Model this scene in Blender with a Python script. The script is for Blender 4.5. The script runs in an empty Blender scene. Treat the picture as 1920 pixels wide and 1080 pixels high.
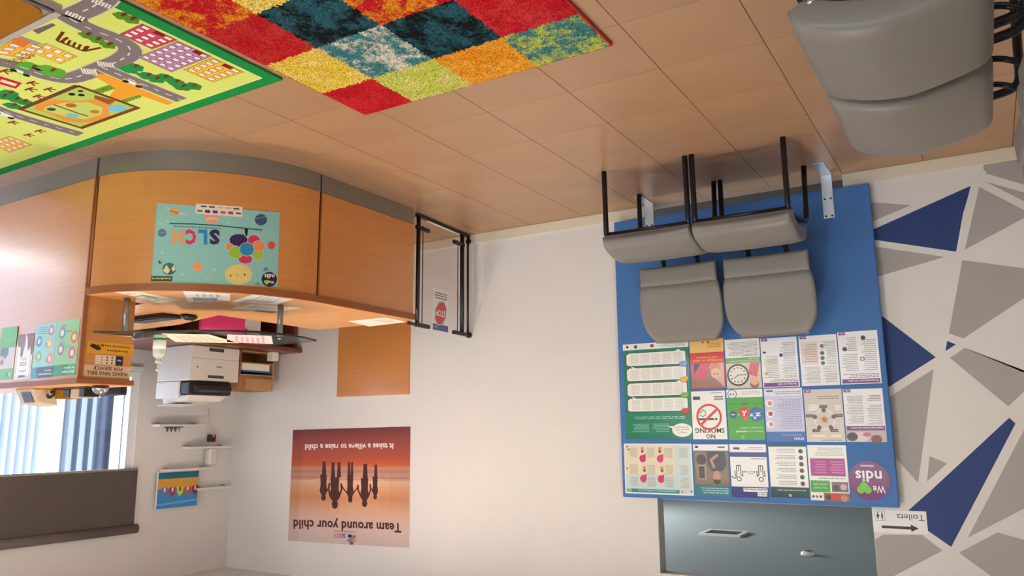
import bpy, bmesh, math, random
from mathutils import Vector, Matrix
from mathutils.geometry import tessellate_polygon
random.seed(7)
R = math.radians
scene = bpy.context.scene
col = scene.collection

# ------------------------------------------------------------------ camera
CAMH = 1.5
FPX = 1455.502
PITCH, YAW, ROLL = R(10.2876), R(31.1988), R(-0.50626)
def cam_axes():
    f = Vector((math.sin(YAW)*math.cos(PITCH), math.cos(YAW)*math.cos(PITCH), -math.sin(PITCH)))
    r = Vector((math.cos(YAW), -math.sin(YAW), 0)); u = r.cross(f)
    return math.cos(ROLL)*r+math.sin(ROLL)*u, -math.sin(ROLL)*r+math.cos(ROLL)*u, f
AR, AU, AF = cam_axes()
CAM = Vector((0, 0, CAMH))
cd = bpy.data.cameras.new('camera'); cam = bpy.data.objects.new('camera', cd); col.objects.link(cam)
cd.sensor_width = 36; cd.lens = FPX*36/1920; cd.clip_start = .02; cd.clip_end = 200
M = Matrix((-AR, -AU, -AF)).transposed().to_4x4(); M.translation = CAM      # the photograph is upside down: rolled by 180 degrees
cam.matrix_world = M
scene.camera = cam

# ------------------------------------------------------------------ world, sun, lights, exposure
w = bpy.data.worlds.new('sky'); scene.world = w; w.use_nodes = True
nt = w.node_tree; bg = nt.nodes['Background']
sky = nt.nodes.new('ShaderNodeTexSky'); sky.sky_type = 'NISHITA'; sky.sun_disc = False
sky.sun_elevation = R(58); sky.sun_rotation = R(-45); sky.air_density = 1.2; sky.dust_density = 1.0
hs = nt.nodes.new('ShaderNodeHueSaturation'); hs.inputs['Saturation'].default_value = .62; nt.links.new(sky.outputs[0], hs.inputs['Color']); nt.links.new(hs.outputs[0], bg.inputs[0]); bg.inputs[1].default_value = 1.3
def lamp(name, kind, loc, energy, color, **kw):
    d = bpy.data.lights.new(name, kind); d.energy = energy; d.color = color
    for k, v in kw.items(): setattr(d, k, v)
    o = bpy.data.objects.new(name, d); o.location = loc; col.objects.link(o); return o
sun = lamp('sun', 'SUN', (-6, 6, 12), 66.0, (1, .97, .93), angle=R(1))
sun.rotation_euler = Vector((.4, -.4, -1.0)).to_track_quat('-Z', 'Y').to_euler()
WARM = (1.0, .89, .76)
for i, (x, y, e) in enumerate([(4.05, 2.65, 29), (1.05, 3.45, 20), (2.55, 3.75, 10), (1.2, 1.3, 4), (3.0, 1.1, 14), (3.65, 3.85, 13)]):
    lamp('ceiling_downlight', 'AREA', (x, y, 2.68), e, WARM, shape='DISK', size=.16)
PORTALS = [((5.98, 3.17, 1.65), (0, R(90), 0), 1.3, 1.5), ((5.98, 1.75, 1.1), (0, R(90), 0), 2.15, .96), ((2.1, -2.48, 1.4), (R(90), 0, 0), 4.6, 2.0)]
for loc, rot, sx, sy in PORTALS:
    p = lamp('window_daylight', 'AREA', loc, 1, (1, 1, 1), shape='RECTANGLE', size=sx, size_y=sy)
    p.rotation_euler = rot; p.data.cycles.is_portal = True
vs = scene.view_settings
vs.view_transform = 'Standard'; vs.look = 'None'; vs.gamma = 1; vs.use_curve_mapping = False; vs.exposure = -0.34

# ------------------------------------------------------------------ pixel helpers (photograph 1920x1080)
def ray(x, y): return (960-x)*AR + (y-540)*AU + FPX*AF
def pz(x, y, z=0.0):
    d = ray(x, y); return CAM + d*((z-CAMH)/d.z)
def py(x, y, Y):
    d = ray(x, y); return CAM + d*(Y/d.y)
def px(x, y, X):
    d = ray(x, y); return CAM + d*(X/d.x)
CC = Vector((4.11, 3.19)); CR = .866
def pcyl(x, y, rad):
    d = ray(x, y); a = d.x*d.x+d.y*d.y; b = -2*(d.x*CC.x+d.y*CC.y); c = CC.x**2+CC.y**2-rad*rad
    t = (-b-math.sqrt(max(b*b-4*a*c, 0)))/(2*a); return CAM+d*t
def fz(z): return lambda x, y: (pz(x, y, z), Vector((0, 0, 1)))
def fy(Y): return lambda x, y: (py(x, y, Y), Vector((0, -1, 0)))
def fx(X): return lambda x, y: (px(x, y, X), Vector((-1, 0, 0)))
def fcyl(rad):
    def g(x, y):
        p = pcyl(x, y, rad); n = Vector((p.x-CC.x, p.y-CC.y, 0)).normalized(); return p, n
    return g

# ------------------------------------------------------------------ materials
def lin(c): return tuple(((v/255)/12.92 if v/255 <= .04045 else ((v/255+.055)/1.055)**2.4) for v in c[:3])+(1,)
MATS = {}
def mat(name, rgb, rough=.5, metal=0, spec=.5, var=0.0, scale=8, bump=0.0, stretch=None, coat=0, emit=0):
    m = bpy.data.materials.new(name); m.use_nodes = True; n = m.node_tree.nodes; l = m.node_tree.links
    b = n['Principled BSDF']; c = lin(rgb); b.inputs['Base Color'].default_value = c
    b.inputs['Roughness'].default_value = rough; b.inputs['Metallic'].default_value = metal
    b.inputs['Specular IOR Level'].default_value = spec; b.inputs['Coat Weight'].default_value = coat; b.inputs['Coat Roughness'].default_value = .2
    if emit: b.inputs['Emission Color'].default_value = c; b.inputs['Emission Strength'].default_value = emit
    if var or bump:
        tc = n.new('ShaderNodeTexCoord'); mp = n.new('ShaderNodeMapping'); no = n.new('ShaderNodeTexNoise')
        no.inputs['Scale'].default_value = scale; no.inputs['Detail'].default_value = 4
        if stretch: mp.inputs['Scale'].default_value = stretch
        l.new(tc.outputs['Object'], mp.inputs[0]); l.new(mp.outputs[0], no.inputs['Vector'])
        if var:
            r = n.new('ShaderNodeValToRGB'); r.color_ramp.elements[0].position = .3; r.color_ramp.elements[1].position = .7
            r.color_ramp.elements[0].color = tuple(v*(1-var) for v in c[:3])+(1,); r.color_ramp.elements[1].color = tuple(min(1, v*(1+var)) for v in c[:3])+(1,)
            l.new(no.outputs[0], r.inputs[0]); l.new(r.outputs[0], b.inputs['Base Color'])
        if bump:
            bp = n.new('ShaderNodeBump'); bp.inputs['Strength'].default_value = bump; bp.inputs['Distance'].default_value = .002
            l.new(no.outputs[0], bp.inputs['Height']); l.new(bp.outputs[0], b.inputs['Normal'])
    MATS[name] = m; return m
def glass(name, tint, fac):
    m = bpy.data.materials.new(name); m.use_nodes = True; n = m.node_tree.nodes; l = m.node_tree.links; n.clear()
    o = n.new('ShaderNodeOutputMaterial'); mx = n.new('ShaderNodeMixShader'); t = n.new('ShaderNodeBsdfTransparent'); g = n.new('ShaderNodeBsdfGlossy')
    mx.inputs[0].default_value = fac
    t.inputs[0].default_value = tint; g.inputs['Roughness'].default_value = .02
    l.new(t.outputs[0], mx.inputs[1]); l.new(g.outputs[0], mx.inputs[2]); l.new(mx.outputs[0], o.inputs[0])
    MATS[name] = m; return m
def printmat(name, rough=.45, coat=0.0, spec=.4):
    m = bpy.data.materials.new(name); m.use_nodes = True; n = m.node_tree.nodes; l = m.node_tree.links
    b = n['Principled BSDF']; a = n.new('ShaderNodeAttribute'); a.attribute_name = 'Col'
    l.new(a.outputs['Color'], b.inputs['Base Color']); b.inputs['Roughness'].default_value = rough
    b.inputs['Coat Weight'].default_value = coat; b.inputs['Coat Roughness'].default_value = .08; b.inputs['Specular IOR Level'].default_value = spec
    MATS[name] = m; return m
mat('wall_paint', (224, 220, 217), .75, var=.015, scale=3, bump=.06)
mat('ceiling_paint', (226, 222, 214), .85, var=.01)
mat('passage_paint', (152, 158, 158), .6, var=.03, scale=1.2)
mat('skirting', (222, 212, 190), .4, var=.02)
mat('tile', (172, 134, 101), .30, var=.055, scale=2.2, bump=.03, spec=.45)
mat('passage_floor_dim', (74, 64, 54), .95, var=.1, scale=60)  # dark matt passage floor, toned down to imitate shade under the noticeboard
mat('grout', (98, 66, 44), .8, var=.1, scale=30)
mat('beech', (204, 132, 66), .32, var=.05, scale=3, stretch=(.8, .8, 16), spec=.5, coat=1.0)
mat('beech_top', (216, 152, 86), .35, var=.07, scale=5, stretch=(1.0, 12, 12), spec=.5)
mat('beech_edge', (150, 86, 42), .38, var=.08, scale=6, stretch=(2, 2, 20))
mat('kick_laminate', (138, 130, 118), .32, metal=.35, var=.03, scale=4)
mat('dark_gap', (30, 22, 16), .8, var=.05)
mat('dark_wood', (112, 62, 40), .35, var=.12, scale=4, stretch=(1, 8, 8))
mat('chair_vinyl', (122, 117, 112), .42, var=.03, scale=60, bump=.08)
mat('black_metal', (34, 36, 42), .24, metal=.25, var=.1, scale=40)
mat('black_plastic', (24, 24, 27), .35, var=.05)
mat('steel', (196, 200, 204), .33, metal=.85, var=.03, scale=20)
mat('chrome', (215, 213, 208), .12, metal=1, var=.01)
mat('alu', (150, 148, 144), .35, metal=.7, var=.03)
mat('board_blue', (62, 112, 178), .62, var=.03, scale=40, bump=.1)
mat('board_edge', (40, 62, 110), .6, var=.03)
mat('white_plastic', (222, 218, 208), .4, var=.015)
mat('white_shelf', (228, 224, 222), .45, var=.01)
mat('blind_fabric', (88, 78, 72), .85, var=.05, scale=90, bump=.2)
mat('blind_tube', (104, 94, 90), .6, var=.03)
mat('frame_white', (228, 230, 232), .4, var=.01)
mat('fence_shaded', (74, 86, 104), .5, var=.03)  # darker tint stands in for shade on this stretch of fence
mat('fence_pale', (150, 162, 182), .5, var=.03)
mat('ground', (206, 204, 200), .9, var=.1)
mat('terminal', (198, 176, 150), .5, var=.02)
mat('ochre', (154, 98, 3), .8, spec=.15, var=.05, scale=20, bump=.05)
mat('tray_grey', (172, 158, 146), .5, var=.03)
mat('dark_grey', (72, 70, 72), .5, var=.04)
mat('pink', (226, 56, 120), .7, var=.06, scale=60, bump=.1)
mat('card', (186, 140, 98), .8, var=.06, scale=10)
mat('paper', (240, 236, 228), .6, var=.01)
mat('sanitiser', (214, 216, 206), .15, var=.02)
mat('mat_edge', (28, 120, 62), .9, var=.1, scale=60, bump=.2)
mat('red_edge', (176, 26, 34), .9, var=.1, scale=60, bump=.2)
mat('black_glass_edge', (14, 22, 20), .1, var=.02)
mat('led_red', (255, 40, 30), .4, emit=4)
mat('paint_grey', (168, 164, 162), .7, var=.015, scale=4)
mat('paint_blue', (30, 58, 118), .62, var=.05, scale=5)
glass('clear_glass', (.985, .99, .99, 1), .02); glass('shelf_glass', (.72, .78, .75, 1), .14); glass('window_glass', (.98, .99, 1, 1), .03)
printmat('print_paper', .5); printmat('print_laminate', .32, coat=.35); printmat('print_carpet', .95, spec=.1); printmat('print_wall', .62)

# ------------------------------------------------------------------ geometry helpers
def link(name, me, m, parent=None, smooth=False):
    o = bpy.data.objects.new(name, me); col.objects.link(o)
    if m: me.materials.append(MATS[m] if isinstance(m, str) else m)
    if smooth:
        for p in me.polygons: p.use_smooth = True
    if parent: o.parent = parent
    return o
def mesh(name, V, Fc, m, parent=None, smooth=False, bevel=0, origin='base', seg=2):
    V = [Vector(v) for v in V]
    if parent is not None:
        o0 = parent_world(parent)
    elif origin == 'base':
        o0 = Vector(((min(v.x for v in V)+max(v.x for v in V))/2, (min(v.y for v in V)+max(v.y for v in V))/2, min(v.z for v in V)))
    else: o0 = Vector((0, 0, 0))
    me = bpy.data.meshes.new(name); me.from_pydata([v-o0 for v in V], [], Fc); me.update()
    bm = bmesh.new(); bm.from_mesh(me); bmesh.ops.recalc_face_normals(bm, faces=bm.faces); bm.to_mesh(me); bm.free()
    o = link(name, me, m, parent, smooth)
    if parent is None: o.location = o0
    if bevel:
        b = o.modifiers.new('bevel', 'BEVEL'); b.width = bevel; b.segments = seg; b.limit_method = 'ANGLE'
    return o
def parent_world(p):
    v = Vector(p.location)
    while p.parent: p = p.parent; v += p.location
    return v
BOXF = [(0, 1, 3, 2), (4, 6, 7, 5), (0, 4, 5, 1), (2, 3, 7, 6), (0, 2, 6, 4), (1, 5, 7, 3)]
def boxv(x0, x1, y0, y1, z0, z1): return [(x, y, z) for x in (x0, x1) for y in (y0, y1) for z in (z0, z1)]
def box(name, x0, x1, y0, y1, z0, z1, m, parent=None, bevel=0, **k): return mesh(name, boxv(x0, x1, y0, y1, z0, z1), BOXF, m, parent, bevel=bevel, **k)
def boxes(name, L, m, parent=None, bevel=0):
    V, Fc = [], []
    for b in L:
        n = len(V); V += boxv(*b); Fc += [tuple(i+n for i in f) for f in BOXF]
    return mesh(name, V, Fc, m, parent, bevel=bevel)
def prism(name, pts, z0, z1, m, parent=None, bevel=0, smooth=False):
    n = len(pts); V = [(x, y, z0) for x, y in pts]+[(x, y, z1) for x, y in pts]
    Fc = [tuple(range(n-1, -1, -1)), tuple(range(n, 2*n))]+[(i, (i+1) % n, n+(i+1) % n, n+i) for i in range(n)]
    return mesh(name, V, Fc, m, parent, bevel=bevel, smooth=smooth)
def tubev(pts, r, n=10, flat=1.0):
    P = [Vector(p) for p in pts]; V, Fc = [], []
    t0 = (P[1]-P[0]).normalized(); ref = Vector((1, 0, 0)) if abs(t0.x) < .8 else Vector((0, 1, 0))
    a = (ref-t0*ref.dot(t0)).normalized()
    for i, p in enumerate(P):
        t = (P[min(i+1, len(P)-1)]-P[max(i-1, 0)]).normalized()
        a = (a-t*a.dot(t)).normalized(); b = t.cross(a); rr = r[i] if isinstance(r, (list, tuple)) else r
        for k in range(n):
            an = 2*math.pi*k/n; V.append(p+a*math.cos(an)*rr+b*math.sin(an)*rr*flat)
    for i in range(len(P)-1):
        for k in range(n):
            Fc.append((i*n+k, i*n+(k+1) % n, (i+1)*n+(k+1) % n, (i+1)*n+k))
    Fc += [tuple(range(n-1, -1, -1)), tuple(range((len(P)-1)*n, len(P)*n))]
    return V, Fc
def tube(name, pts, r, m, parent=None, n=10, flat=1.0):
    V, Fc = tubev(pts, r, n, flat); return mesh(name, V, Fc, m, parent, smooth=True)
def bend(pts, rad, k=5):
    P = [Vector(p) for p in pts]; out = [P[0]]
    for i in range(1, len(P)-1):
        a = (P[i-1]-P[i]); b = (P[i+1]-P[i]); d = min(rad, a.length*.49, b.length*.49)
        A = P[i]+a.normalized()*d; B = P[i]+b.normalized()*d
        for j in range(k+1):
            t = j/k; out.append(A*(1-t)**2+P[i]*2*t*(1-t)+B*t*t)
    return out+[P[-1]]
def lathe(name, c, prof, m, parent=None, n=24):
    V, Fc = [], []
    for r, z in prof:
        for k in range(n):
            a = 2*math.pi*k/n; V.append((c[0]+r*math.cos(a), c[1]+r*math.sin(a), c[2]+z))
    for i in range(len(prof)-1):
        for k in range(n): Fc.append((i*n+k, i*n+(k+1) % n, (i+1)*n+(k+1) % n, (i+1)*n+k))
    Fc += [tuple(range(n-1, -1, -1)), tuple(range((len(prof)-1)*n, len(prof)*n))]
    return mesh(name, V, Fc, m, parent, smooth=True)
def pad(name, y0, y1, wf, t, deform, m, parent=None, ny=22, nx=28, ex=.3, endr=.06):
    """cushion: rounded outline wf(y), rounded rectangle section, bent by deform"""
    V, Fc = [], []
    for j in range(ny+1):
        s = -math.cos(math.pi*j/ny); y = (y0+y1)/2+s*(y1-y0)/2
        d = min(y-y0, y1-y); e = 1 if d > endr else math.sqrt(max(0, 1-(1-d/endr)**2))
        hw = wf(y); hz = t*max(.02, e**.6)
        for k in range(nx):
            a = 2*math.pi*k/nx; ca, sa = math.cos(a), math.sin(a)
            V.append(deform(hw*math.copysign(abs(ca)**ex, ca), y, hz*math.copysign(abs(sa)**(ex*1.5), sa)))
    for j in range(ny):
        for k in range(nx): Fc.append((j*nx+k, j*nx+(k+1) % nx, (j+1)*nx+(k+1) % nx, (j+1)*nx+k))
    Fc += [tuple(range(nx-1, -1, -1)), tuple(range(ny*nx, (ny+1)*nx))]
    return mesh(name, V, Fc, m, parent, smooth=True)
def empty(name, loc, rz=0):
    o = bpy.data.objects.new(name, None); o.empty_display_size = .1; o.location = loc; o.rotation_euler = (0, 0, rz); col.objects.link(o); return o
def tag(o, label, cat, group=None):
    o['label'] = label; o['category'] = cat
    if group: o['group'] = group
    return o
def struct(o, label=None):
    o['kind'] = 'structure'
    if label: o['label'] = label
    return o
def copy_tree(o, parent=None):
    c = o.copy(); col.objects.link(c); c.parent = parent
    for ch in list(o.children): copy_tree(ch, c)
    return c

# ------------------------------------------------------------------ printing: flat coloured shapes on a surface
TXT = {}
def text_mesh(s, bold):
    if (s, bold) not in TXT:
        cu = bpy.data.curves.new('t', 'FONT'); cu.body = s; cu.size = 1; cu.resolution_u = 2; cu.offset = (bold if bold > 1e-3 and bold is not True else .022) if bold else 0; cu.space_character = 1.03 if bold else 1
        o = bpy.data.objects.new('t', cu); col.objects.link(o); dg = bpy.context.evaluated_depsgraph_get()
        me = bpy.data.meshes.new_from_object(o.evaluated_get(dg)); V = [(v.co.x, v.co.y) for v in me.vertices]; Fc = [tuple(p.vertices) for p in me.polygons]
        bpy.data.objects.remove(o); bpy.data.meshes.remove(me); bpy.data.curves.remove(cu)
        x0 = min([v[0] for v in V] or [0]); x1 = max([v[0] for v in V] or [1]); V = [(a-x0, b) for a, b in V]
        TXT[(s, bold)] = (V, Fc, x1-x0)
    return TXT[(s, bold)]
class Cv:
    def __init__(s, f, ex=(-1, 0), ey=(0, 1), S=(1, 1), O=(0, 0)):
        s.f = f; s.V = []; s.F = []; s.C = []; s.ex = ex; s.ey = ey; s.S = S; s.O = O; s.d = .00012; s.asp = 1; s.cnt = 0; s.sub = 0
    def m(s, x, y, z):
        p, n = s.f(s.O[0]+x*s.S[0], s.O[1]+y*s.S[1]); return p+n*(.0004+s.d*z)
    def raw(s, pts, faces, c, z):
        s.cnt += 1; z = z+(s.cnt % 12)*.06
        if s.sub:
            T = [(pts[f[0]], pts[f[i]], pts[f[i+1]]) for f in faces for i in range(1, len(f)-1)]; out = []
            while T:
                t = T.pop(); e = [(math.dist(t[i], t[(i+1) % 3]), i) for i in range(3)]; L, i = max(e)
                if L <= s.sub: out.append(t); continue
                a, b, c_ = t[i], t[(i+1) % 3], t[(i+2) % 3]; m_ = ((a[0]+b[0])/2, (a[1]+b[1])/2); T += [(a, m_, c_), (m_, b, c_)]
            pts = [p for t in out for p in t]; faces = [(3*k, 3*k+1, 3*k+2) for k in range(len(out))]
        n = len(s.V); s.V += [s.m(x, y, z) for x, y in pts]; s.F += [tuple(i+n for i in f) for f in faces]; s.C += [lin(c)]*len(faces)
    def poly(s, pts, c, z=1):
        tr = tessellate_polygon([[Vector((x, y, 0)) for x, y in pts]]); s.raw(pts, tr, c, z)
    def rect(s, x0, y0, x1, y1, c, z=1): s.raw([(x0, y0), (x1, y0), (x1, y1), (x0, y1)], [(0, 1, 2, 3)], c, z)
    def grid(s, q, nx, ny, c, z=0):
        P = []
        for j in range(ny+1):
            for i in range(nx+1):
                a, b = i/nx, j/ny
                P.append(tuple((q[0][k]*(1-a)+q[1][k]*a)*(1-b)+(q[3][k]*(1-a)+q[2][k]*a)*b for k in (0, 1)))
        s.raw(P, [(j*(nx+1)+i, j*(nx+1)+i+1, (j+1)*(nx+1)+i+1, (j+1)*(nx+1)+i) for j in range(ny) for i in range(nx)], c, z)
    def disc(s, x, y, rx, c, z=1, ry=None, n=22, rot=0):
        ry = rx*s.asp if ry is None else ry
        cr, sr = math.cos(rot), math.sin(rot)
        s.raw([(x, y)]+[(x+rx*math.cos(a)*cr-ry*math.sin(a)*sr, y+rx*math.cos(a)*sr+ry*math.sin(a)*cr) for a in [2*math.pi*k/n for k in range(n)]], [(0, 1+k, 1+(k+1) % n) for k in range(n)], c, z)
    def ring(s, x, y, r0, r1, c, z=1, n=26, a0=0, a1=360):
        P = []; N = n
        for k in range(N+1):
            a = R(a0+(a1-a0)*k/N)
            for r in (r0, r1): P.append((x+r*math.cos(a), y+r*s.asp*math.sin(a)))
        s.raw(P, [(2*k, 2*k+1, 2*k+3, 2*k+2) for k in range(N)], c, z)
    def line(s, P, w, c, z=1, asp=None):
        asp = s.asp if asp is None else asp; Q = [(x, y/asp) for x, y in P]; A = []
        for i, q in enumerate(Q):
            a = Q[max(i-1, 0)]; b = Q[min(i+1, len(Q)-1)]
            d1 = Vector((q[0]-a[0], q[1]-a[1])); d2 = Vector((b[0]-q[0], b[1]-q[1]))
            d1 = d1.normalized() if d1.length > 1e-9 else d2.normalized(); d2 = d2.normalized() if d2.length > 1e-9 else d1
            n1 = Vector((-d1.y, d1.x)); n2 = Vector((-d2.y, d2.x)); m_ = n1+n2
            m_ = m_.normalized() if m_.length > 1e-6 else n1
            k = w/2/max(.5, m_.dot(n1)); A += [(q[0]+m_.x*k, (q[1]+m_.y*k)*asp), (q[0]-m_.x*k, (q[1]-m_.y*k)*asp)]
        s.raw(A, [(2*i, 2*i+2, 2*i+3, 2*i+1) for i in range(len(Q)-1)], c, z)
    def text(s, t, x, y, h, c, w=None, z=2, bold=False, al='l', ex=None, ey=None):
        """h is the capital height, w (optional) the whole width"""
        V, Fc, W = text_mesh(t, bold); ky = h/.70; kx = (w/W) if w else ky/s.asp
        ex = ex or s.ex; ey = ey or s.ey; off = {'l': 0, 'c': -.5, 'r': -1}[al]*W*kx
        s.raw([(x+ex[0]*(a*kx+off)+ey[0]*b*ky, y+ex[1]*(a*kx+off)+ey[1]*b*ky) for a, b in V], Fc, c, z)
    def lines(s, x0, y0, x1, y1, n, c, z=1, frac=.45, rag=.25):
        """rows of writing too small to read in the photograph"""
        st = (y1-y0)/n
        for i in range(n):
            y = y1-(i+.75)*st; x = x0; e = x1-(x1-x0)*random.random()*rag
            while x < e:
                L = (x1-x0)*random.uniform(.05, .16); s.rect(x, y, min(x+L, e), y+st*frac, c, z); x += L+(x1-x0)*.022
    def build(s, name, m, parent=None, base=None):
        V = s.V; o0 = parent_world(parent) if parent else Vector(((min(v.x for v in V)+max(v.x for v in V))/2, (min(v.y for v in V)+max(v.y for v in V))/2, min(v.z for v in V)))
        me = bpy.data.meshes.new(name); me.from_pydata([v-o0 for v in V], [], s.F); me.update()
        a = me.color_attributes.new('Col', 'FLOAT_COLOR', 'CORNER'); buf = []
        for p, c in zip(me.polygons, s.C): buf += list(c)*p.loop_total
        a.data.foreach_set('color', buf)
        o = link(name, me, m, parent)
        if not parent: o.location = o0
        return o
class Sheet(Cv):
    """a rectangular sheet, drawn in fractions of its width and height, upright; faces -Y, -X or +Z"""
    def __init__(s, org, U, Vv, W, H, bgc, thick=.0012):
        N = U.cross(Vv)
        Cv.__init__(s, lambda x, y: (org+U*x+Vv*y, N), ex=(1, 0), ey=(0, 1), S=(W, H)); s.asp = W/H
        n = len(s.V); E = [(0, 0), (1, 0), (1, 1), (0, 1)]
        s.V += [org+U*(a*W)+Vv*(b*H)+N*(.0004-thick) for a, b in E]+[org+U*(a*W)+Vv*(b*H)+N*.0004 for a, b in E]
        s.F += [(3, 2, 1, 0), (4, 5, 6, 7), (0, 1, 5, 4), (1, 2, 6, 5), (2, 3, 7, 6), (3, 0, 4, 7)]; s.C += [lin(bgc)]*6
def sheet_y(c, Y, bgc=(238, 238, 236), lift=.0016):
    """c: four photo corners in any order on the plane y=Y"""
    P = sorted([py(x, y, Y) for x, y in c], key=lambda p: p.x); x0 = (P[0].x+P[1].x)/2; x1 = (P[2].x+P[3].x)/2
    P.sort(key=lambda p: p.z); z0 = (P[0].z+P[1].z)/2; z1 = (P[2].z+P[3].z)/2
    return Sheet(Vector((x0, Y-lift, z0)), Vector((1, 0, 0)), Vector((0, 0, 1)), x1-x0, z1-z0, bgc)
def sheet_x(c, X, bgc=(238, 238, 236), lift=.0016):
    P = sorted([px(x, y, X) for x, y in c], key=lambda p: -p.y); y0 = (P[0].y+P[1].y)/2; y1 = (P[2].y+P[3].y)/2
    P.sort(key=lambda p: p.z); z0 = (P[0].z+P[1].z)/2; z1 = (P[2].z+P[3].z)/2
    return Sheet(Vector((X-lift, y0, z0)), Vector((0, -1, 0)), Vector((0, 0, 1)), y0-y1, z1-z0, bgc)

# ================================================================== THE ROOM
YW = 4.905; XL = -.45; XR = 6.0; YF = -2.5; ZC = 2.70; OX0, OX1, OZ = .62, 1.89, 2.41
fl = struct(box('floor', XL-.1, XR+.1, YF-.1, 10.6, -.06, -.0012, 'grout'))
TX, TY, GX, GY = .616, 2.5276, .4344, .4314
tme = None
for i in range(-3, 13):
    for j in range(-5, 6):
        x0, y0 = TX+i*GX, TY+j*GY; x1, y1 = x0+GX, y0+GY
        x0c, x1c, y1c = max(x0, XL), min(x1, XR), min(y1, YW)
        if x1c-x0c < .02 or y1c-y0 < .02: continue
        full = (x0c == x0 and x1c == x1 and y1c == y1)
        if full and tme is not None:
            o = bpy.data.objects.new('tile', tme); col.objects.link(o); o.parent = fl
            o.location = Vector(((x0+x1)/2, (y0+y1)/2, 0))-fl.location
        else:
            cx, cy = (x0c+x1c)/2, (y0+y1c)/2; hx, hy = (x1c-x0c)/2-.0019, (y1c-y0)/2-.0010
            me = bpy.data.meshes.new('tile'); me.from_pydata(boxv(-hx, hx, -hy, hy, -.004, 0), [], BOXF); me.materials.append(MATS['tile'])
            bm = bmesh.new(); bm.from_mesh(me); bmesh.ops.recalc_face_normals(bm, faces=bm.faces); bm.to_mesh(me); bm.free()
            o = bpy.data.objects.new('tile', me); col.objects.link(o); o.parent = fl; o.location = Vector((cx, cy, 0))-fl.location
            if full: tme = me
struct(box('floor_passage', OX0-.6, 4.6, YW+.1, 10.5, -.004, 0, 'passage_floor_dim')); struct(box('floor_threshold', OX0, OX1, YW, YW+.1, -.004, 0, 'tile'))
struct(box('floor_rear', XL, XR, YF, TY-5*GY, -.004, 0, 'tile'))
struct(box('ceiling', XL-.1, XR+.1, YF-.1, YW+.1, ZC, ZC+.08, 'ceiling_paint'))
wb = struct(boxes('wall_back', [(XL-.1, OX0, YW, YW+.1, 0, ZC), (OX0, OX1, YW, YW+.1, OZ, ZC), (OX1, XR+.1, YW, YW+.1, 0, ZC)], 'wall_paint'))
struct(box('wall_left', XL-.1, XL, YF, YW, 0, ZC, 'wall_paint'))
struct(boxes('wall_front', [(XL-.1, -.2, YF-.1, YF, 0, ZC), (4.4, XR+.1, YF-.1, YF, 0, ZC), (-.2, 4.4, YF-.1, YF, 0, .4), (-.2, 4.4, YF-.1, YF, 2.4, ZC)], 'wall_paint'))
WY0, WY1, WZ0, WZ1 = 2.42, 3.93, 1.0, 2.30; DY0, DY1, DZ1 = 1.28, 2.22, 2.15
struct(boxes('wall_right', [(XR, XR+.1, WY1, YW+.1, 0, ZC), (XR, XR+.1, WY0, WY1, 0, WZ0), (XR, XR+.1, WY0, WY1, WZ1, ZC), (XR, XR+.1, DY1, WY0, 0, ZC),
                            (XR, XR+.1, DY0, DY1, DZ1, ZC), (XR, XR+.1, YF-.1, DY0, 0, ZC)], 'wall_paint'))
struct(boxes('baseboard_back', [(XL, OX0, YW-.014, YW, 0, .075), (OX1, 5.1, YW-.014, YW, 0, .075)], 'skirting', bevel=.003))
struct(box('baseboard_left', XL, XL+.014, YF, YW-.014, 0, .075, 'skirting', bevel=.003))
# passage behind the opening
struct(box('ceiling_passage', -.1, 4.6, YW+.1, 10.5, 2.47, 2.55, 'passage_paint'))
struct(box('wall_passage_left', -.1, -.05, YW+.1, 10.5, 0, 2.47, 'passage_paint'))
struct(box('wall_passage_right', 4.55, 4.6, YW+.1, 10.5, 0, 2.47, 'passage_paint'))
struct(box('wall_passage_end', -.1, 4.6, 10.5, 10.55, 0, 2.47, 'passage_paint'))
struct(boxes('trim_1', [(OX1-.004, OX1, YW, YW+.1, 0, OZ), (OX0, OX1, YW, YW+.1, OZ-.004, OZ)], 'paint_grey'))
lamp('passage_fill', 'AREA', (4.5, 7.4, 1.85), 300, (.93, .98, 1), shape='RECTANGLE', size=.7, size_y=3.2).rotation_euler = (0, R(112), 0)  # added fill lamp to brighten the passage ceiling; the side wall has no window
g = empty('exhaust_fan_grille', pz(1358, 1001, 2.468)); tag(g, 'square exhaust fan grille in the ceiling behind the blue noticeboard', 'vent')
c = g.location.copy()
boxes('frame', [(c.x-.19, c.x+.19, c.y-.17, c.y-.13, 2.452, 2.47), (c.x-.19, c.x+.19, c.y+.13, c.y+.17, 2.452, 2.47), (c.x-.19, c.x-.15, c.y-.13, c.y+.13, 2.452, 2.47), (c.x+.15, c.x+.19, c.y-.13, c.y+.13, 2.452, 2.47)], 'white_plastic', g)
for k in range(6): box('slat', c.x-.15, c.x+.15, c.y-.11+k*.042, c.y-.09+k*.042, 2.455, 2.468, 'dark_grey', g)
c = pz(1515, 1040, 2.468); g = empty('smoke_detector', c); tag(g, 'small round white smoke detector on the passage ceiling', 'detector')
lathe('body', (c.x, c.y, 2.44), [(.03, 0), (.05, .01), (.055, .03)], 'white_plastic', g); lathe('rim', (c.x, c.y, 2.436), [(.02, 0), (.03, .004)], 'dark_grey', g)

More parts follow.
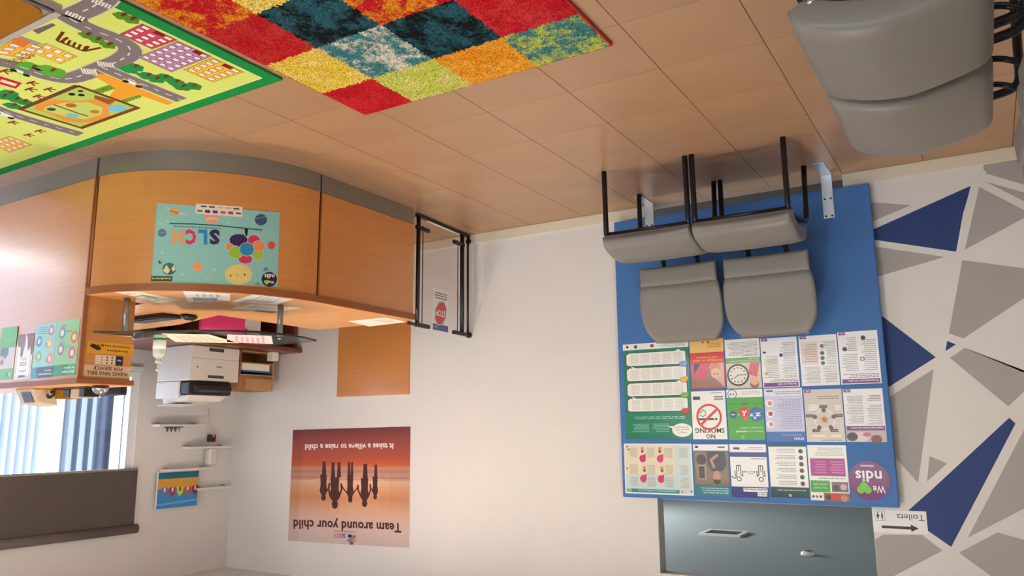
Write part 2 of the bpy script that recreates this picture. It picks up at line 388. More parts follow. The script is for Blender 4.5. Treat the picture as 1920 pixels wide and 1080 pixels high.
# mural painted on the back wall: every painted shape is its own part of the wall
B6 = lambda L: [(1560+a/2.7, 270+b/2.7) for a, b in L]
B7 = lambda L: [(1560+a/2.572, 660+b/2.572) for a, b in L]
MUR = [('g', B6([(150, 290), (200, 295), (398, 310), (205, 392), (150, 415)])), ('b', B6([(150, 455), (215, 430), (702, 212), (690, 262), (664, 350), (628, 545), (215, 485), (150, 475)])),
       ('g', B6([(150, 510), (218, 520), (570, 572), (235, 670), (150, 700)])), ('g', B6([(745, 218), (972, 335), (1010, 355), (1010, 335), (672, 535)])[:3]+B6([(672, 535)])),
       ('g', B6([(765, 95), (1060, 42), (1060, 232), (775, 148), (784, 138), (768, 134)])), ('g', B6([(780, 192), (1060, 270), (1060, 335)])),
       ('g', B6([(660, 588), (1060, 642), (1060, 722), (665, 985), (592, 958)])), ('b', B6([(583, 997), (627, 1015), (575, 1048)])),
       ('b', B6([(180, 815), (250, 868)])+B7([(500, 25), (272, 170), (190, 222)])), ('g', B7([(490, 82), (280, 215), (220, 255), (220, 420), (305, 510), (415, 630)])),
       ('g', B7([(470, 502), (555, 538), (458, 625)])), ('g', [(1781, 671), (1809, 652.6), (1828, 660), (1950, 711), (1950, 706), (1890.5, 762)]),
       ('b', B7([(855, 317), (885, 345), (575, 940), (460, 860), (370, 762), (480, 665)])), ('g', B7([(926, 375), (1000, 225), (1000, 717), (655, 895)])),
       ('g', B7([(797, 870), (1000, 926), (1000, 1250), (612, 968)])), ('g', B7([(206, 905), (245, 880), (435, 882), (533, 958), (300, 1080), (130, 1170), (206, 1170)]))]
for k, (kind, P) in enumerate(MUR):
    pts = []
    for a, b in P:
        v = py(a, b, YW); pts.append((min(max(v.x, XL+.01), OX0-.002), v.z))
    n = len(pts); V = [(x, YW-.0012, z) for x, z in pts]+[(x, YW+.001, z) for x, z in pts]
    Fc = [tuple(range(n)), tuple(range(2*n-1, n-1, -1))]+[(i, n+i, n+(i+1) % n, (i+1) % n) for i in range(n)]
    mesh('painted_shape', V, Fc, 'paint_grey' if kind == 'g' else 'paint_blue', wb)

# window behind the counter, glazed entrance, window behind the camera
wn = struct(empty('window_1', (XR, (WY0+WY1)/2, WZ0)), 'window with white frame behind the reception counter')
boxes('window_frame', [(XR+.02, XR+.08, WY0, WY1, WZ0, WZ0+.05), (XR+.02, XR+.08, WY0, WY1, WZ1-.05, WZ1), (XR+.02, XR+.08, WY0, WY0+.05, WZ0+.05, WZ1-.05), (XR+.02, XR+.08, WY1-.06, WY1, WZ0+.05, WZ1-.05)], 'frame_white', wn)
box('mullion', XR+.02, XR+.08, 2.70, 2.74, WZ0+.05, WZ1-.05, 'frame_white', wn)
for a, b in ((WY0+.05, 2.70), (2.74, WY1-.06)): box('pane', XR+.045, XR+.051, a, b, WZ0+.05, WZ1-.05, 'window_glass', wn)
box('window_sill', XR-.04, XR+.02, WY0, WY1, WZ0-.03, WZ0, 'frame_white', wn)
d = struct(empty('door_1', (XR, (DY0+DY1)/2, 0)), 'glazed entrance door beside the counter')
boxes('door_frame', [(XR+.02, XR+.08, DY0, DY0+.05, 0, DZ1), (XR+.02, XR+.08, DY1-.05, DY1, 0, DZ1), (XR+.02, XR+.08, DY0+.05, DY1-.05, DZ1-.05, DZ1)], 'frame_white', d)
box('pane', XR+.045, XR+.051, DY0+.05, DY1-.05, 0, DZ1-.05, 'window_glass', d)
wn = struct(empty('window_2', (2.1, YF, .4)), 'window behind the camera')
boxes('window_frame', [(-.2, 4.4, YF-.08, YF-.02, .4, .45), (-.2, 4.4, YF-.08, YF-.02, 2.35, 2.4), (-.2, -.15, YF-.08, YF-.02, .45, 2.35), (4.35, 4.4, YF-.08, YF-.02, .45, 2.35), (2.08, 2.12, YF-.08, YF-.02, .45, 2.35)], 'frame_white', wn)
for a, b in ((-.15, 2.08), (2.12, 4.35)): box('pane', a, b, YF-.052, YF-.046, .45, 2.35, 'window_glass', wn)
struct(box('ground_outside', -8, 16, -14, 12, -.2, -.07, 'ground'))
def corrugated(name, y0, y1, m, label, p=.11):
    V, Fc = [], []; pts = []; y = y0
    while y < y1:
        pts += [(7.6, y), (7.6, y+p*.35), (7.565, y+p*.5), (7.565, y+p*.85)]; y += p
    for x, yy in pts: V += [(x, yy, -.07), (x, yy, 3.4), (x+.01, yy, -.07), (x+.01, yy, 3.4)]
    for i in range(len(pts)-1):
        a = 4*i; Fc += [(a, a+4, a+5, a+1), (a+2, a+3, a+7, a+6), (a+1, a+5, a+7, a+3), (a, a+2, a+6, a+4)]
    return tag(mesh(name, V, Fc, m), label, 'fence')
corrugated('corrugated_fence', 4.2, 7.4, 'fence_shaded', 'corrugated metal wall darkened grey blue for shade outside the window, beside the pale post')
corrugated('corrugated_fence', -1.0, 4.02, 'fence_pale', 'pale corrugated metal fence outside the window, bright in daylight', p=.075)
tag(box('fence_post', 7.53, 7.6, 4.1, 4.18, -.07, 3.4, 'frame_white', bevel=.005), 'pale square post between the two corrugated fences outside', 'post')
tag(box('bright_gap_strip', 7.46, 7.54, 4.66, 4.74, -.07, 3.4, 'frame_white', bevel=.03), 'white strip standing in for a bright gap outside the window near its white frame', 'gap_strip')  # white strip added where a bright gap shows outside

# roller blind
bl = empty('roller_blind', (XR-.04, 2.5, 1.79)); tag(bl, 'dark grey roller blind half lowered over the window', 'blind')
box('fabric', XR-.032, XR-.029, WY0-.02, 3.955, 1.80, 2.24, 'blind_fabric', bl)
tube('roller', [(XR-.04, WY0-.05, 2.262), (XR-.04, 3.975, 2.262)], .036, 'blind_tube', bl, n=16)
box('bottom_rail', XR-.038, XR-.022, WY0-.02, 3.955, 1.785, 1.803, 'alu', bl, bevel=.003)

# ================================================================== RECEPTION COUNTER
ZT = .775
def arc(rad, a0, a1, n=28): return [(CC.x+rad*math.cos(R(a0+(a1-a0)*k/n)), CC.y+rad*math.sin(R(a0+(a1-a0)*k/n))) for k in range(n+1)]
rc = empty('reception_counter', (3.7, 3.1, 0)); tag(rc, 'low curved beech reception counter with grey kickboard', 'counter')
def ring_wall(name, r0, r1, a0, a1, z0, z1, m, parent, n=30):
    A, Bq = arc(r0, a0, a1, n), arc(r1, a0, a1, n); N = n+1; V = []
    for P in (A, Bq):
        for z in (z0, z1): V += [(x, y, z) for x, y in P]
    Fc = []
    for i in range(n):
        Fc += [(i, i+1, N+i+1, N+i), (2*N+i, 3*N+i, 3*N+i+1, 2*N+i+1), (N+i, N+i+1, 3*N+i+1, 3*N+i), (i, 2*N+i, 2*N+i+1, i+1)]
    Fc += [(0, N, 3*N, 2*N), (n, 2*N+n, 3*N+n, N+n)]
    o = mesh(name, V, Fc, m, parent)
    return o
ring_wall('curved_panel', CR-.02, CR, 180.6, 266.2, .115, ZT-.042, 'beech', rc)
ring_wall('kickboard', CR-.024, CR-.004, 180.2, 267.4, 0, .113, 'kick_laminate', rc)
X0 = CC.x-CR
box('end_panel', X0, X0+.02, 3.205, 4.07, .115, ZT-.042, 'beech', rc, bevel=.0015)
box('kickboard', X0+.004, X0+.024, 3.2, 4.07, 0, .113, 'kick_laminate', rc)
box('side_panel', X0+.021, 4.11, 4.05, 4.07, 0, ZT-.042, 'beech', rc, bevel=.0015)
tube('corner_post', [(CC.x-.045, CC.y-CR+.002, .115), (CC.x-.045, CC.y-CR+.002, ZT-.043)], .008, 'beech_edge', rc)
box('inner_panel', 4.09, 4.11, 3.25, 4.05, 0, ZT-.042, 'beech', rc)
RW = CR+.006
outer = [(CC.x-RW, 4.08)]+arc(RW, 180, 267.2, 36)
pts = outer+[(4.071, 2.345), (4.0845, 2.345), (4.0845, 2.668), (XR-.02, 2.668), (XR-.02, 3.36), (4.7, 3.34), (4.11, 3.20), (4.135, 4.09)]
wt = empty('worktop', (3.7, 3.1, ZT-.04)); tag(wt, 'light beech worktop of the curved reception counter', 'worktop')
prism('top_board', pts, ZT-.040, ZT, 'beech_top', wt)
# dark wooden lipping along the front
lip = arc(RW+.0045, 180, 267.2, 36); lip2 = arc(RW, 180, 267.2, 36)
V = []; Fc = []
LA = [(CC.x-RW-.0045, 4.08)]+lip; LB = [(CC.x-RW, 4.08)]+lip2; N = len(LA)
for P in (LA, LB):
    for z in (ZT-.0405, ZT-.001): V += [(x, y, z) for x, y in P]
for i in range(N-1): Fc += [(i, i+1, N+i+1, N+i), (2*N+i, 3*N+i, 3*N+i+1, 2*N+i+1), (N+i, N+i+1, 3*N+i+1, 3*N+i), (i, 2*N+i, 2*N+i+1, i+1)]
mesh('edge_lipping', V, Fc, 'beech_edge', wt)
# high part
YH = 2.32; XH = 4.085
hc = empty('high_counter', (5.0, YH, 0)); tag(hc, 'tall straight beech counter with leaflets on its front', 'counter')
box('front_panel', XH, XR-.02, YH, YH+.02, .115, 1.215, 'beech', hc, bevel=.001)
box('kickboard', XH, XR-.02, YH+.003, YH+.023, 0, .112, 'kick_laminate', hc)
box('side_panel', XH, XH+.02, YH+.021, 2.615, .0, 1.215, 'beech', hc, bevel=.001)
box('corner_strip', XH-.012, XH, YH-.004, YH+.018, 0.115, 1.215, 'beech_edge', hc, bevel=.002)
box('ledge', XH-.022, XR-.02, YH-.012, 2.63, 1.216, 1.246, 'beech_edge', hc, bevel=.004)
box('ledge_top', XH-.018, XR-.02, YH-.008, 2.625, 1.2461, 1.248, 'beech_top', hc)

# poster on the curved front
cv = Cv(fcyl(CR+.002), S=(1/5.4, 1/5.4), O=(260, 350)); cv.sub = 45; cv.d = .00018
TEAL = (140, 190, 182)
cv.grid([(185, 165), (1430, 262), (1405, 1015), (128, 960)], 30, 6, TEAL, 0)
def stroke(cv, P, w, c, z=1): cv.line(P, w, c, z, asp=1)
def blob(cv, x, y, rx, ry, c, z=1, rot=0): cv.disc(x, y, rx, c, z, ry=ry, rot=rot)
cv.grid([(580, 170), (1052, 205), (1048, 308), (575, 272)], 10, 2, (232, 214, 196), 3)
for k, cc in enumerate([(70, 70, 70), (90, 60, 50), (200, 190, 180), (190, 170, 160), (70, 80, 60)]):
    x = 660+k*82; cv.poly([(x-30, 190+k*6), (x+30, 194+k*6), (x+30, 210+k*6), (x-30, 206+k*6)], cc, 4)
for k, cc in enumerate([(90, 90, 90), (60, 60, 110), (60, 70, 140), (210, 60, 40), (170, 60, 60), (70, 60, 60)]):
    x = 620+k*78; h = (8, 15, 15, 12, 14, 8)[k]; cv.poly([(x-26, 244+k*5-h), (x+26, 248+k*5-h), (x+26, 248+k*5+h), (x-26, 244+k*5+h)], cc, 4)
blob(cv, 742, 310, 76, 66, (226, 158, 122), 1); stroke(cv, [(685, 330), (740, 318), (810, 335)], 12, (242, 200, 160), 2)
blob(cv, 362, 254, 52, 44, (214, 166, 96), 2); cv.poly([(255, 205), (300, 215), (470, 275), (480, 290), (400, 275), (290, 228)], (226, 190, 150), 1); stroke(cv, [(320, 245), (405, 268)], 10, (150, 110, 60), 3)
blob(cv, 1238, 335, 62, 58, (62, 84, 120), 1); stroke(cv, [(1185, 325), (1290, 300)], 6, (130, 150, 170), 2); stroke(cv, [(1190, 350), (1285, 362)], 8, (50, 66, 100), 2)
blob(cv, 237, 468, 44, 40, (90, 112, 140), 1); stroke(cv, [(200, 470), (275, 462)], 7, (140, 155, 170), 2)
blob(cv, 1345, 592, 38, 40, (216, 74, 66), 1); blob(cv, 594, 812, 52, 48, (232, 152, 98), 1); blob(cv, 580, 805, 8, 5, (190, 110, 70), 2); blob(cv, 610, 812, 8, 5, (190, 110, 70), 2)
blob(cv, 1012, 890, 138, 104, (226, 200, 118), 1); blob(cv, 930, 902, 9, 9, (90, 50, 30), 2); blob(cv, 1073, 892, 9, 9, (90, 50, 30), 2); stroke(cv, [(984, 900), (997, 893), (1012, 900)], 5, (120, 70, 40), 2)
blob(cv, 310, 832, 70, 62, (58, 104, 82), 1); cv.poly([(245, 850), (285, 790), (318, 850), (290, 885)], (224, 206, 168), 2); cv.poly([(330, 830), (365, 790), (375, 840), (350, 860)], (206, 200, 170), 2); blob(cv, 218, 763, 18, 18, (80, 70, 50), 1); blob(cv, 226, 756, 8, 8, (190, 170, 140), 2)
cv.poly([(128, 905), (345, 908), (338, 958), (126, 956)], (44, 62, 34), 3); cv.text('medicare', 326, 922, 22, (196, 206, 110), w=190, z=4, bold=True)
blob(cv, 1322, 938, 78, 76, (52, 24, 62), 3); cv.text('ndis', 1374, 885, 46, (240, 236, 240), w=100, z=4, bold=True); cv.text('We', 1370, 955, 26, (240, 236, 240), w=46, z=4, bold=True)
blob(cv, 1284, 962, 17, 15, (150, 196, 60), 4); blob(cv, 1308, 962, 17, 15, (150, 196, 60), 4); cv.poly([(1270, 970), (1322, 970), (1296, 996)][::-1], (150, 196, 60), 4)
cv.poly([(1255, 850), (1285, 810), (1310, 830), (1305, 850)], (90, 130, 140), 2); cv.poly([(1170, 990), (1205, 965), (1245, 1000)], (110, 150, 150), 2)
stroke(cv, [(315, 374), (550, 378), (800, 393), (1000, 414), (1250, 440)], 11, (34, 66, 58), 2)
cv.poly([(1070, 420), (1110, 426), (1098, 500), (1080, 500)], (16, 20, 22), 2)
W_ = (176, 206, 198)
for x, y, rx, ry, c, z in [(915, 605, 32, 40, (232, 132, 74), 2), (1010, 540, 92, 60, (56, 26, 84), 4), (1165, 545, 62, 54, (212, 40, 90), 3), (1212, 605, 62, 54, (236, 140, 76), 4), (982, 668, 70, 58, (154, 186, 56), 3), (1205, 685, 54, 58, (160, 188, 56), 3), (1080, 735, 70, 44, (206, 44, 80), 2), (1095, 635, 72, 66, (42, 130, 180), 6)]:
    blob(cv, x, y, rx+6, ry+6, W_, 2*z-1); blob(cv, x, y, rx, ry, c, 2*z)
cv.poly([(1000, 590), (1035, 590), (1010, 615)], (56, 26, 84), 9); cv.poly([(1035, 500), (1060, 475), (1068, 505)], (56, 26, 84), 9)
for ch, x, ww, c in (('S', 822, 108, (56, 26, 84)), ('L', 695, 92, (42, 130, 180)), ('C', 583, 108, (214, 44, 86)), ('N', 455, 112, (238, 146, 92))):
    cv.text(ch, x, 446, 134, c, w=ww, z=2, bold=.055, ex=(-1, -.02))
for k in range(16):
    x = 830-k*30; cv.poly([(x, 420-k*1.6), (x-22, 418-k*1.6), (x-22, 430-k*1.6), (x, 432-k*1.6)], (90, 120, 112), 2)
for x, y in ((290, 345), (215, 372), (240, 670), (770, 840), (442, 888), (900, 370), (700, 930)): blob(cv, x, y, 12, 11, (196, 206, 150), 1)
tag(cv.build('counter_poster', 'print_paper'), 'teal poster with planets and SLCN lettering on the curved counter', 'poster')

# leaflets on the tall counter front
def leaf(c, bgc): return sheet_y(c, YH, bgc)
LC = lambda L: [(a/8.306, 590+b/8.306) for a, b in L]
s = leaf(LC([(885, 105), (1250, 70), (1180, 935), (822, 965)]), (150, 200, 150)); s.rect(0, .80, 1, 1, (40, 140, 100)); s.rect(0, .8, .35, 1, (70, 165, 125), 2); s.text('Early steps', .06, .92, .04, (235, 245, 235), w=.5, bold=True, z=3); s.text('for families', .06, .85, .035, (235, 245, 235), w=.42, bold=True, z=3)
for x, y, c in ((.22, .6, (200, 110, 120)), (.72, .52, (150, 130, 160)), (.18, .32, (214, 120, 50)), (.72, .22, (110, 140, 180))): s.disc(x, y, .15, c, 2); s.disc(x, y, .08, (235, 215, 200), 3); s.lines(x-.16 if x > .5 else x+.12, y-.14, x+.1 if x > .5 else x+.4, y-.1, 2, (90, 130, 100), 2)
tag(s.build('leaflet', 'print_laminate'), 'green laminated leaflet at the corner end of the tall counter', 'leaflet')
s = leaf(LC([(570, 155), (885, 120), (828, 970), (495, 1000)]), (150, 206, 206)); s.rect(0, .80, 1, 1, (48, 62, 88)); s.poly([(.82, .8), (1, .8), (1, 1), (.72, 1)], (40, 150, 170), 2); s.text('Developmental', .05, .92, .035, (235, 240, 245), w=.6, bold=True, z=3); s.text('milestones', .05, .86, .03, (235, 240, 245), w=.34, bold=True, z=3)
for x, y, c in ((.2, .66, (226, 130, 96)), (.74, .6, (120, 180, 90)), (.28, .38, (222, 170, 60)), (.78, .32, (70, 140, 200)), (.24, .14, (160, 130, 190))): s.disc(x, y, .15, c, 2); s.disc(x, y, .07, (240, 214, 190), 3); s.disc(x+.14, y+.02, .045, (40, 50, 60), 4); s.disc(x+.14, y+.02, .025, (220, 225, 225), 5)
s.lines(.45, .05, .95, .2, 4, (100, 140, 150), 2)
tag(s.build('leaflet', 'print_laminate'), 'pale blue laminated leaflet with round pictures on the tall counter', 'leaflet')
s = leaf(LC([(290, 300), (535, 300), (480, 995), (212, 1005)]), (238, 230, 222)); s.rect(.08, .04, .94, .97, (40, 40, 50), 1); s.rect(.1, .05, .92, .96, (244, 238, 236), 2); s.rect(.32, .92, .72, .96, (40, 44, 56), 3)
s.poly([(.0, 0), (.0, .45), (.1, .5), (.16, .3), (.3, .4), (.36, .12), (.45, 0)], (120, 74, 54), 4); s.poly([(.5, 0), (.48, .2), (.6, .52), (.72, .5), (.74, .3), (.95, .25), (1, 0)], (140, 88, 66), 4)
s.lines(.3, .62, .72, .72, 2, (150, 60, 70), 3, rag=.05); s.lines(.32, .52, .7, .6, 2, (190, 150, 150), 3); s.lines(.3, .8, .74, .86, 1, (120, 120, 120), 3)
tag(s.build('leaflet', 'print_laminate'), 'white leaflet showing hands holding a phone on the tall counter', 'leaflet')
s = leaf(LC([(-70, 520), (235, 520), (205, 1010), (-90, 1020)]), (214, 200, 196)); s.rect(0, 0, 1, .001, (214, 200, 196)); s.rect(0, .66, 1, 1, (96, 176, 90), 1); s.disc(.55, .1, .22, (70, 100, 124), 2); s.disc(.62, .4, .13, (200, 168, 160), 2); s.disc(.62, .45, .07, (140, 90, 90), 3); s.disc(.16, .84, .05, (190, 220, 120), 3); s.disc(.3, .84, .06, (60, 130, 70), 3)
tag(s.build('leaflet', 'print_laminate'), 'leaflet with green footer at the photo edge of the tall counter', 'leaflet')
s = sheet_y(LC([(60, 205), (298, 180), (250, 515), (-10, 520)]), YH, (84, 172, 58), lift=.004); s.lines(.2, .55, .8, .75, 2, (120, 196, 90), 1); s.lines(.3, .15, .7, .3, 1, (110, 186, 80), 1)
tag(s.build('card', 'print_laminate'), 'plain bright green card overlapping a leaflet on the tall counter', 'card')

# notices on the side of the tall counter
SC = lambda L: [(140+a/6.754, 600+b/6.754) for a, b in L]
s = sheet_x(SC([(120, 560), (705, 600), (695, 742), (105, 705)]), XH, (216, 178, 142)); s.text('PLEASE RING BELL', .06, .54, .30, (52, 34, 26), w=.88, bold=True); s.text('FOR SERVICE', .18, .10, .30, (52, 34, 26), w=.62, bold=True)
tag(s.build('bell_notice', 'print_paper'), 'clear notice PLEASE RING BELL FOR SERVICE on the counter side', 'sign')
s = sheet_x(SC([(262, 438), (612, 465), (605, 582), (248, 556)]), XH, (224, 196, 170)); s.rect(0, 0, .27, 1, (36, 30, 48)); s.text('tap', .06, .4, .2, (230, 225, 230), w=.15, bold=True)
for i in range(3):
    for j in range(3): s.disc(.4+i*.18, .2+j*.3, .03, (70, 60, 56) if i < 2 else (170, 140, 120), 2)
tag(s.build('payment_card_sign', 'print_paper'), 'small pale sign with dark end between the two counter side notices', 'sign')
s = sheet_x(SC([(160, 265), (750, 305), (735, 455), (145, 415)]), XH, (222, 152, 34)); s.text('Surveillance', .12, .62, .17, (70, 40, 14), w=.46, bold=True); s.text('Camera In Use', .08, .24, .17, (70, 40, 14), w=.56, bold=True)
s.poly([(.72, .72), (.78, .75), (.95, .45), (.9, .22), (.8, .3), (.7, .5)], (50, 30, 16), 2); s.rect(.66, .2, .69, .42, (50, 30, 16), 2); s.rect(.68, .28, .78, .34, (50, 30, 16), 2)
tag(s.build('surveillance_sign', 'print_paper'), 'yellow Surveillance Camera In Use sign on the counter side', 'sign')

# things on the ledge: bell, card holder, payment terminal
ZL = 1.248
c = pz(193, 720, ZL); c.y = 2.475; c.x = 4.125
bl2 = empty('counter_bell', (c.x, c.y, ZL)); tag(bl2, 'shiny chrome service bell on the counter ledge', 'bell')
lathe('base', (c.x, c.y, ZL), [(.042, 0), (.044, .006), (.036, .012), (.012, .014)], 'black_plastic', bl2)
lathe('dome', (c.x, c.y, ZL+.014), [(.041, 0), (.042, .004), (.036, .018), (.022, .030), (.006, .034)], 'chrome', bl2)
lathe('button', (c.x, c.y, ZL+.047), [(.004, 0), (.004, .012), (.007, .013), (.006, .018)], 'chrome', bl2)
hd = empty('card_holder', (4.35, 2.50, ZL)); tag(hd, 'low black tray of small packets on the counter ledge', 'tray')
hx = lambda p: py(p, 730, 2.47).x
box('tray', hx(164), hx(104), 2.455, 2.56, ZL, ZL+.010, 'black_plastic', hd, bevel=.002)
for m_, a, b, zz in (('ochre', 122, 107, .062), ('black_plastic', 134, 123.5, .056), ('terminal', 151, 136, .062), ('black_plastic', 162, 152.5, .056)):
    box('packet', hx(a), hx(b), 2.46, 2.55, ZL+.0105, ZL+zz, m_, hd, bevel=.003)
pt = empty('payment_terminal', (4.70, 2.44, ZL)); tag(pt, 'beige card payment terminal with dark screen on the counter ledge', 'payment terminal')
V = [(x, y, z) for x in (4.60, 4.79) for y, z in ((2.38, ZL), (2.52, ZL), (2.535, ZL+.10), (2.42, ZL+.085))]
mesh('body', V, [(0, 1, 2, 3), (4, 7, 6, 5), (0, 4, 5, 1), (1, 5, 6, 2), (2, 6, 7, 3), (3, 7, 4, 0)], 'terminal', pt, bevel=.008)
V = [(4.63, 2.3865, ZL+.02), (4.73, 2.3865, ZL+.02), (4.73, 2.4125, ZL+.078), (4.63, 2.4125, ZL+.078)]
mesh('screen', V+[(a, b+.004, z) for a, b, z in V], [(0, 1, 2, 3), (4, 7, 6, 5), (0, 4, 5, 1), (1, 5, 6, 2), (2, 6, 7, 3), (3, 7, 4, 0)], 'black_plastic', pt)
tube('cable', bend([(4.60, 2.47, ZL+.04), (4.56, 2.46, ZL+.055), (4.535, 2.48, ZL+.03), (4.57, 2.5, ZL+.012), (4.60, 2.49, ZL+.02)], .02), .009, 'black_plastic', pt)

pt.location.x += .035
# glass shelf above the worktop
ZG = .962
gs = empty('glass_shelf', (3.6, 2.9, ZT)); tag(gs, 'dark edged glass shelf on grey posts above the worktop', 'shelf')
fp = [(3.42, 3.37), (3.36, 3.22), (3.335, 3.05), (3.36, 2.90), (3.44, 2.77), (3.56, 2.675), (3.70, 2.60), (3.85, 2.53), (3.98, 2.45), (4.07, 2.375)]
bp = [(4.07, 2.72), (3.95, 2.80), (3.86, 2.93), (3.83, 3.10), (3.86, 3.38)]
prism('glass', fp+bp, ZG, ZG+.010, 'shelf_glass', gs)
V, Fc = [], []; N = len(fp); A = [(x-.0012, y-.0012) for x, y in fp]
for P in (A, fp):
    for z in (ZG-.0003, ZG+.0103): V += [(x, y, z) for x, y in P]
for i in range(N-1): Fc += [(i, i+1, N+i+1, N+i), (2*N+i, 3*N+i, 3*N+i+1, 2*N+i+1), (N+i, N+i+1, 3*N+i+1, 3*N+i), (i, 2*N+i, 2*N+i+1, i+1)]
mesh('glass_edge', V, Fc, 'black_glass_edge', gs)
for x, y in ((3.475, 3.13), (3.985, 2.50)): tube('post', [(x, y, ZT+.0005), (x, y, ZG-.0005)], .017, 'alu', gs, n=16)
for x, y in ((3.475, 3.13),): lathe('cap', (x, y, ZG+.0105), [(.010, 0), (.010, .004), (.004, .005)], 'steel', gs)
def flat(name, quad, z, bgc, draw, label, cat='paper'):
    P = [pz(x, y, z) for x, y in quad]
    def f(u, v):
        a = P[0].lerp(P[1], u); b = P[3].lerp(P[2], u); return a.lerp(b, v), Vector((0, 0, 1))
    c = Cv(f, ex=(1, 0), ey=(0, 1)); c.grid([(0, 0), (1, 0), (1, 1), (0, 1)], 4, 4, bgc, 3)
    n = len(c.V); E = [(0, 0), (1, 0), (1, 1), (0, 1)]
    c.V += [f(*e)[0]+Vector((0, 0, .0001)) for e in E]+[f(*e)[0]+Vector((0, 0, .0007)) for e in E]
    c.F += [(n+3, n+2, n+1, n), (n, n+1, n+5, n+4), (n+1, n+2, n+6, n+5), (n+2, n+3, n+7, n+6), (n+3, n, n+4, n+7)]; c.C += [lin(bgc)]*5
    draw(c); return tag(c.build(name, 'print_paper'), label, cat)
ZGT = ZG+.0104
flat('paper_sheet', [(512, 645), (509, 629.5), (426, 627), (425.5, 641)], ZGT, (242, 206, 206), lambda c: c.lines(.08, .15, .92, .85, 6, (200, 140, 150), 4), 'pale pink printed sheet on the glass shelf', 'paper')
flat('paper_sheet', [(448, 643), (392, 627), (302, 625), (330, 641)], ZGT, (240, 222, 196), lambda c: c.lines(.08, .15, .92, .85, 6, (200, 170, 140), 4), 'cream printed sheet on the middle of the glass shelf', 'paper')
flat('paper_sheet', [(252, 636), (246, 630), (175, 627), (168, 630)], ZGT, (236, 216, 180), lambda c: c.lines(.1, .2, .9, .8, 3, (160, 120, 90), 4), 'cream paper at the end of the glass shelf by the notices', 'paper')
# papers on the worktop
def d1(c): c.rect(.5, .1, .95, .9, (140, 156, 160), 4); c.lines(.06, .2, .45, .8, 5, (170, 170, 170), 4)
flat('paper_sheet', [(432, 564), (431, 551), (343, 545.5), (352, 566)], ZT, (238, 232, 226), lambda c: (c.rect(.08, .3, .46, .85, (150, 164, 170), 4), c.lines(.52, .2, .92, .8, 4, (190, 190, 190), 4)), 'white leaflet with blue grey block on the worktop curve', 'paper')
flat('paper_sheet', [(518, 571), (549, 561), (474, 552), (434, 565)], ZT, (240, 236, 232), lambda c: (c.rect(.06, .2, .5, .8, (206, 200, 194), 4), c.lines(.56, .2, .94, .8, 4, (180, 180, 190), 4)), 'white printed leaflet on the worktop in front of the glass shelf post', 'paper')
flat('paper_sheet', [(508, 587), (566, 577), (470, 570), (434, 578)], ZT, (240, 230, 222), lambda c: (c.poly([(.0, .0), (.3, .0), (.2, .45), (0, .5)], (150, 70, 90), 4), c.poly([(0, .5), (.1, .5), (.06, .9), (0, .9)], (160, 190, 70), 4), c.lines(.35, .2, .92, .85, 4, (190, 170, 170), 4)), 'printed leaflet with plum and green corner behind the shelf post', 'paper')
flat('paper_sheet', [(300, 568), (337, 562), (255, 546), (214, 547)], ZT, (240, 222, 206), lambda c: (c.disc(.55, .5, .14, (100, 170, 90), 4, ry=.22), c.lines(.1, .1, .4, .9, 4, (200, 180, 170), 4)), 'cream leaflet with green spot on the worktop by the tall counter', 'paper')
flat('paper_sheet', [(692, 612), (764, 603.5), (722, 595.5), (653, 602)], ZT, (246, 240, 230), lambda c: c.lines(.55, .15, .92, .8, 4, (206, 176, 176), 4), 'bright white sheet lying on the outer end of the worktop', 'paper')
# sanitiser bottle
c = Vector((3.875, 2.64, ZGT)); sb = empty('sanitiser_bottle', c); tag(sb, 'clear pump bottle of hand sanitiser on the glass shelf', 'bottle')
lathe('bottle', c, [(.030, 0), (.033, .004), (.033, .10), (.028, .118), (.013, .13), (.013, .138)], 'sanitiser', sb)
lathe('label_band', c+Vector((0, 0, .03)), [(.0335, 0), (.0335, .05)], 'paper', sb); lathe('green_band', c+Vector((0, 0, .018)), [(.0336, 0), (.0336, .011)], 'mat_edge', sb)
lathe('collar', c+Vector((0, 0, .138)), [(.017, 0), (.017, .016), (.008, .018)], 'white_plastic', sb); tube('pump', [c+Vector((0, 0, .15)), c+Vector((0, 0, .19))], .005, 'white_plastic', sb)
tube('nozzle', bend([c+Vector((-.012, -.01, .192)), c+Vector((.0, 0, .194)), c+Vector((.04, .02, .188))], .006), .007, 'white_plastic', sb)
# mouse, desk phone, small box, monitor behind the counter
c = pz(355, 590, ZT); ms = empty('computer_mouse', c); tag(ms, 'glossy black computer mouse near the inner worktop edge', 'mouse')
pad('shell', -.055, .055, lambda y: .034*math.sqrt(max(.02, 1-(abs(y)/.056)**3)), .018, lambda x, y, z: (c.x+x, c.y+y, c.z+.0005+max(0, z+.018)*(1-.5*(y/.06)**2)), 'black_plastic', ms, endr=.03, ex=.8)
tube('wheel', [(c.x-.004, c.y+.025, c.z+.033), (c.x+.004, c.y+.025, c.z+.033)], .006, 'dark_grey', ms)
kb = empty('keyboard', (4.45, 3.0, ZT)); tag(kb, 'black computer keyboard on the worktop behind the sanitiser', 'keyboard')
V = [(4.290, 2.93, ZT), (4.710, 2.93, ZT), (4.710, 3.09, ZT), (4.290, 3.09, ZT), (4.290, 2.93, ZT+.028), (4.710, 2.93, ZT+.028), (4.710, 3.09, ZT+.014), (4.290, 3.09, ZT+.014)]
mesh('body', V, [(3, 2, 1, 0), (4, 5, 6, 7), (0, 1, 5, 4), (1, 2, 6, 5), (2, 3, 7, 6), (3, 0, 4, 7)], 'black_plastic', kb, bevel=.004)
